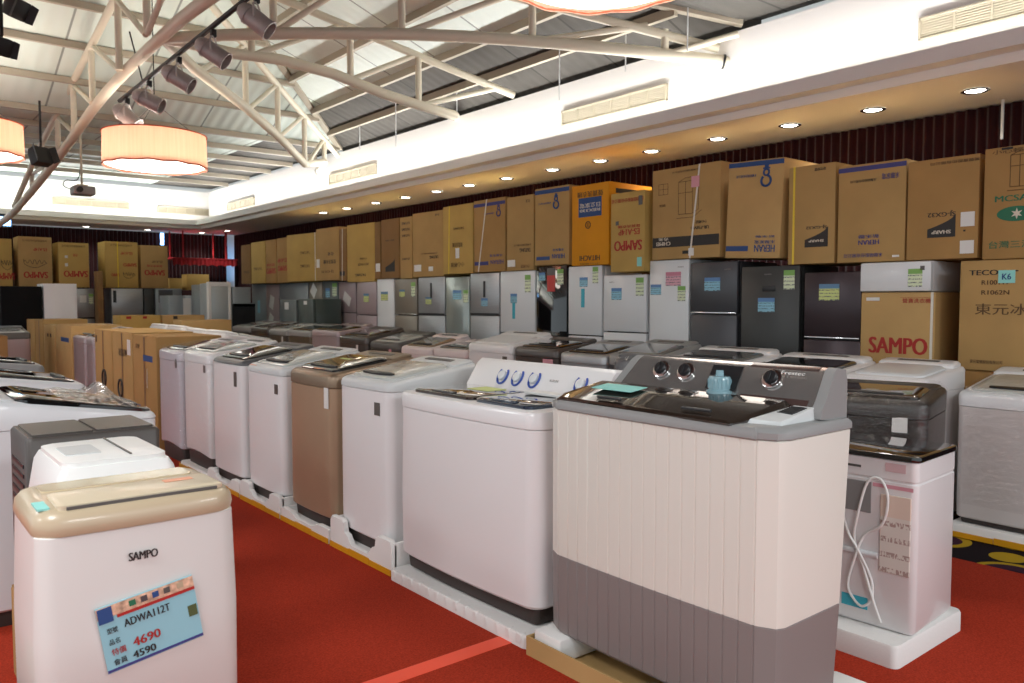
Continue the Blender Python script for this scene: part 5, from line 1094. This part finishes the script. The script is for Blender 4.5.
# ------------------------------------------------------------------ left-hand aisle
LG = 'washing machines along the left side of the aisle'
washer('large pale grey-white top-loading washer behind the dehumidifiers, glossy dark lid in film', (1.1 - .36, 4.42, .007), PI / 2, .68, .74, .90, 1.02, bodym=WHITE2, topm=WHITE2, lidm=BLACKGL, group=LG, film=False, bow=.02, hump=.012, lm=.03, lb=.16, top_h=.03)
washer('pale washer with dark lid and folded film, second along the left of the aisle', (1.08 - .36, 5.75, .007), PI / 2, .66, .7, .93, 1.03, bodym=WHITE2, topm=WHITE2, lidm=BLACKGL, group=LG)
washer('dark-lidded washer third along the left of the aisle, chrome edge catching light', (1.05 - .36, 6.95, .007), PI / 2, .66, .7, .97, 1.05, bodym=WHITE2, topm=RIMGREY, lidm=BLACKGL, group=LG)
# film bunched over the first lid
bm = B(); n1, n2 = 26, 20; G = []
for i in range(n1):
    row = []
    for j in range(n2):
        u, v = i / (n1 - 1), j / (n2 - 1); edge = min(u, 1 - u, v, 1 - v)
        x = .72 + .3 * u; y = 4.1 + .62 * v; yy = (1.1 - x) / .74
        z_ = .9 + .12 * min(1, max(0, yy)) + .034 + (.012 + .05 * math.exp(-((u - .7) / .12) ** 2)) * (1 + .35 * math.sin(9 * v + 5 * u)) * min(1, edge * 7) + .006 * math.sin(31 * u + 17 * v)
        row.append(bm.verts.new((x, y, z_)))
    G.append(row)
for i in range(n1 - 1):
    for j in range(n2 - 1): bm.faces.new((G[i][j], G[i + 1][j], G[i + 1][j + 1], G[i][j + 1]))
WR2 = WRAP.copy(); WR2.name = 'bunched_film'; [n_ for n_ in WR2.node_tree.nodes if n_.type == 'MIX_SHADER'][0].inputs[0].default_value = .45
_lw = [o for o in bpy.data.objects if str(o.get('label', '')).startswith('large pale grey-white')][0]
bpy.context.view_layer.update()
obj('plastic_film', bm, WR2, _lw, 80, _lw.matrix_world.inverted())
# dehumidifier with champagne top and price card
DX, DY, DZ = .515, 2.2, .375
carton('plain kraft carton under the white and champagne dehumidifier', (DX, DY + .02, .007), 0, .46, .40, .357, K[2])
t = thing('dehumidifier', 'white dehumidifier with a champagne-coloured top and a blue price card', 'dehumidifier', (DX, DY, DZ), -.0)
w, d_ = .46, .36
HT = .60
def dr(z_, ins=0, r=.045, bow=.012): return ring(w, d_, r, z_, bow, ins)
obj('cabinet', loft([dr(0, .01), dr(.012, 0), dr(.3, -.002), dr(HT - .062, .006), dr(HT - .058, .012)]), IVORY, t, 50)
obj('top_cover', loft([dr(HT - .06, .004, .06), dr(HT - .045, .0, .06), dr(HT - .022, .004, .06), dr(HT - .006, .018, .06), dr(HT, .038, .06)]), TAN, t, 60)
fl = loft([[(x, y, HT + z_) for x, y in rr(w - .085, .15, .012, 3, .01, -.085)] for z_ in (-.004, .006)] + [[(x, y, HT + .009) for x, y in rr(w - .1, .138, .012, 3, .01, -.085)]])
fo = obj('outlet_flap', fl, TAN2, t, 50); obj('handle_gap', box(-w / 2 + .07, w / 2 - .05, -.166, -.161, HT - .004, HT + .003), DKGREY, fo)
obj('control_panel', loft([[(x, y, HT + z_) for x, y in rr(w - .1, .1, .02, 3, 0, .08)] for z_ in (-.002, .004)]), mat('clear_panel', '#cdbb9c', .15, coat=.6), t)
obj('orange_label', box(.08, .15, -.075, -.045, HT + .0095, HT + .0105), SORANGE, t, 0)['label'] = 'small faded orange sticker'
obj('clear_label', box(-.215, -.19, -.14, -.06, HT - .003, HT + .002), SMINT, t, 0)
letter(t, 'SAMPO', .066, .02, -.006, HT - .13, -d_ / 2 - .014, INKK, name='logo')
ang = math.radians(-9)
pc = card(t, 'price_card', .02, HT - .295, .21, .128, -d_ / 2 - .0135, mat('pale_blue_card', '#8dbfcb', .5), 'blue handwritten price card', .004, tilt=ang)
def on_card(nm, u, v, cw, ch, m_, dy=.0008):
    return obj(nm, box(-cw / 2, cw / 2, -.001, 0, -ch / 2, ch / 2), m_, pc, 0, Matrix.Translation((.02, -d_ / 2 - .0175 - dy, HT - .295)) @ Matrix.Rotation(ang, 4, 'Y') @ Matrix.Translation((u, 0, v)))
on_card('printed_band', 0, .052, .21, .021, mat('peach_print', '#c9a48a', .5, noise=.5, nscale=60), 0)
on_card('printed_band', .02, .0385, .17, .006, INKR, .0006)
on_card('printed_logo', -.088, .047, .03, .029, INKB, .0012)
on_card('printed_band', .0, -.06, .21, .005, INKP, .0004); on_card('stamp', .092, -.005, .02, .022, mat('olive_stamp', '#4d5a35', .5), .0006)
for i_, u_ in enumerate((-.03, -.005, .02, .045, .075)): on_card('printed_picture', u_, .053, .014, .011, [INKG, DARKG, INKB, DKGREY, TAN][i_], .0014)
def cw_(word, u, v, lw, lh, m_):
    o = letter(pc, word, lw, lh, 0, 0, 0, m_)
    o.data.transform(Matrix.Translation((.02, -d_ / 2 - .0198, HT - .295)) @ Matrix.Rotation(ang, 4, 'Y') @ Matrix.Translation((u, 0, v)))
cw_('型號', -.08, .016, .022, .011, INKK); cw_('ADWA112T', -.005, .02, .1, .015, INKGREY if False else INKK); cw_('品名', -.08, -.006, .022, .011, INKK)
cw_('特價', -.075, -.026, .03, .013, INKR); cw_('4690', -.015, -.022, .06, .017, INKR); cw_('會員', -.076, -.046, .028, .012, INKK); cw_('4590', -.025, -.046, .05, .014, INKK)
Cc = Matrix.Translation((.02, 0, HT - .295)); Mc = Matrix.Translation((-.013, 0, -.004)) @ Cc @ Matrix.Rotation(ang, 4, 'Y') @ Matrix.Diagonal((1.05, 1, 1.26, 1)) @ Matrix.Rotation(-ang, 4, 'Y') @ Cc.inverted()
for c in [pc] + list(pc.children): c.data.transform(Mc)
# white air cleaner and dark one behind it
W2 = (.6, 2.83, .355)
carton('plain kraft carton under the white sloping-shouldered dehumidifier', (W2[0], W2[1], .007), 0, .44, .46, .345, K[0])
t = thing('dehumidifier', 'white sloping-shouldered dehumidifier behind the champagne-topped one', 'dehumidifier', W2)
w, d_ = .37, .48
obj('cabinet', loft([ring(w, d_, .05, 0, .01, .008), ring(w, d_, .05, .012, .01), ring(w, d_, .05, .46, .01), ring(w, d_, .05, .575, .01, .02), ring(w, d_, .05, .6, .01, .035)]), PUREW, t, 50)
obj('top_cover', loft([[(x, y, .604 + z_) for x, y in rr(w - .075, d_ - .075, .04, 4)] for z_ in (-.004, .01)] + [[(x, y, .618) for x, y in rr(w - .11, d_ - .11, .03, 4)]]), PUREW, t, 50)
obj('outlet_seam', box(.04, .046, -d_ / 2 + .06, d_ / 2 - .06, .619, .622), DKGREY, t, 0)
obj('control_panel', loft([[(x, y, z_) for x, y in rr(.1, .17, .012, 3, -.07, -.01)] for z_ in (.615, .621)]), RIMLIGHT, t)
bm = B()
for i in range(7): add_box(bm, -w / 2 - .002, -w / 2 + .004, -d_ / 2 + .07, d_ / 2 - .07, .2 + i * .03, .212 + i * .03)
obj('side_grille', bm, RIMLIGHT, t, 0)
G2 = (.655, 3.36, .36)
carton('plain kraft carton under the dark louvred dehumidifier', (G2[0], G2[1], .007), 0, .46, .42, .347, K[1])
t = thing('dehumidifier', 'dark brown-grey dehumidifier with louvred side, in front of the large left washer', 'dehumidifier', G2)
w, d_ = .44, .38
DBG = mat('dark_brown_grey_plastic', '#47413d', .4)
obj('cabinet', loft([ring(w, d_, .02, 0, 0, .006), ring(w, d_, .02, .01), ring(w, d_, .02, .6), ring(w, d_, .02, .612, 0, .01)]), DBG, t, 50)
obj('top_flap', loft([[(x, y, .611 + z_) for x, y in rr(w * .44, d_ - .05, .012, 3, -.1, 0)] for z_ in (0, .008)]), DBG, t, 40)
obj('top_flap', loft([[(x, y, .611 + z_) for x, y in rr(w * .44, d_ - .05, .012, 3, .105, 0)] for z_ in (0, .008)]), DBG, t, 40)
bm = B()
for i in range(13): add_box(bm, -w / 2 - .004, -w / 2 + .002, -d_ / 2 + .06, d_ / 2 - .06, .08 + i * .035, .092 + i * .035)
obj('side_grille', bm, BLACK, t, 0)
carton('brown carton on the floor at the lower left picture edge', (.12, 2.42, .007), 0, .22, .3, .48, K[5])
# ------------------------------------------------------------------ look
SC.view_settings.view_transform = 'Standard'; SC.view_settings.look = 'None'; SC.view_settings.gamma = 1
SC.view_settings.use_curve_mapping = False; SC.view_settings.exposure = .44
W = bpy.data.worlds.new('hall_air'); SC.world = W; W.use_nodes = True
W.node_tree.nodes['Background'].inputs[0].default_value = (.86, .95, 1, 1); W.node_tree.nodes['Background'].inputs[1].default_value = .68
SC.cycles.use_denoising = True; SC.cycles.sample_clamp_indirect = 6; SC.cycles.max_bounces = 8
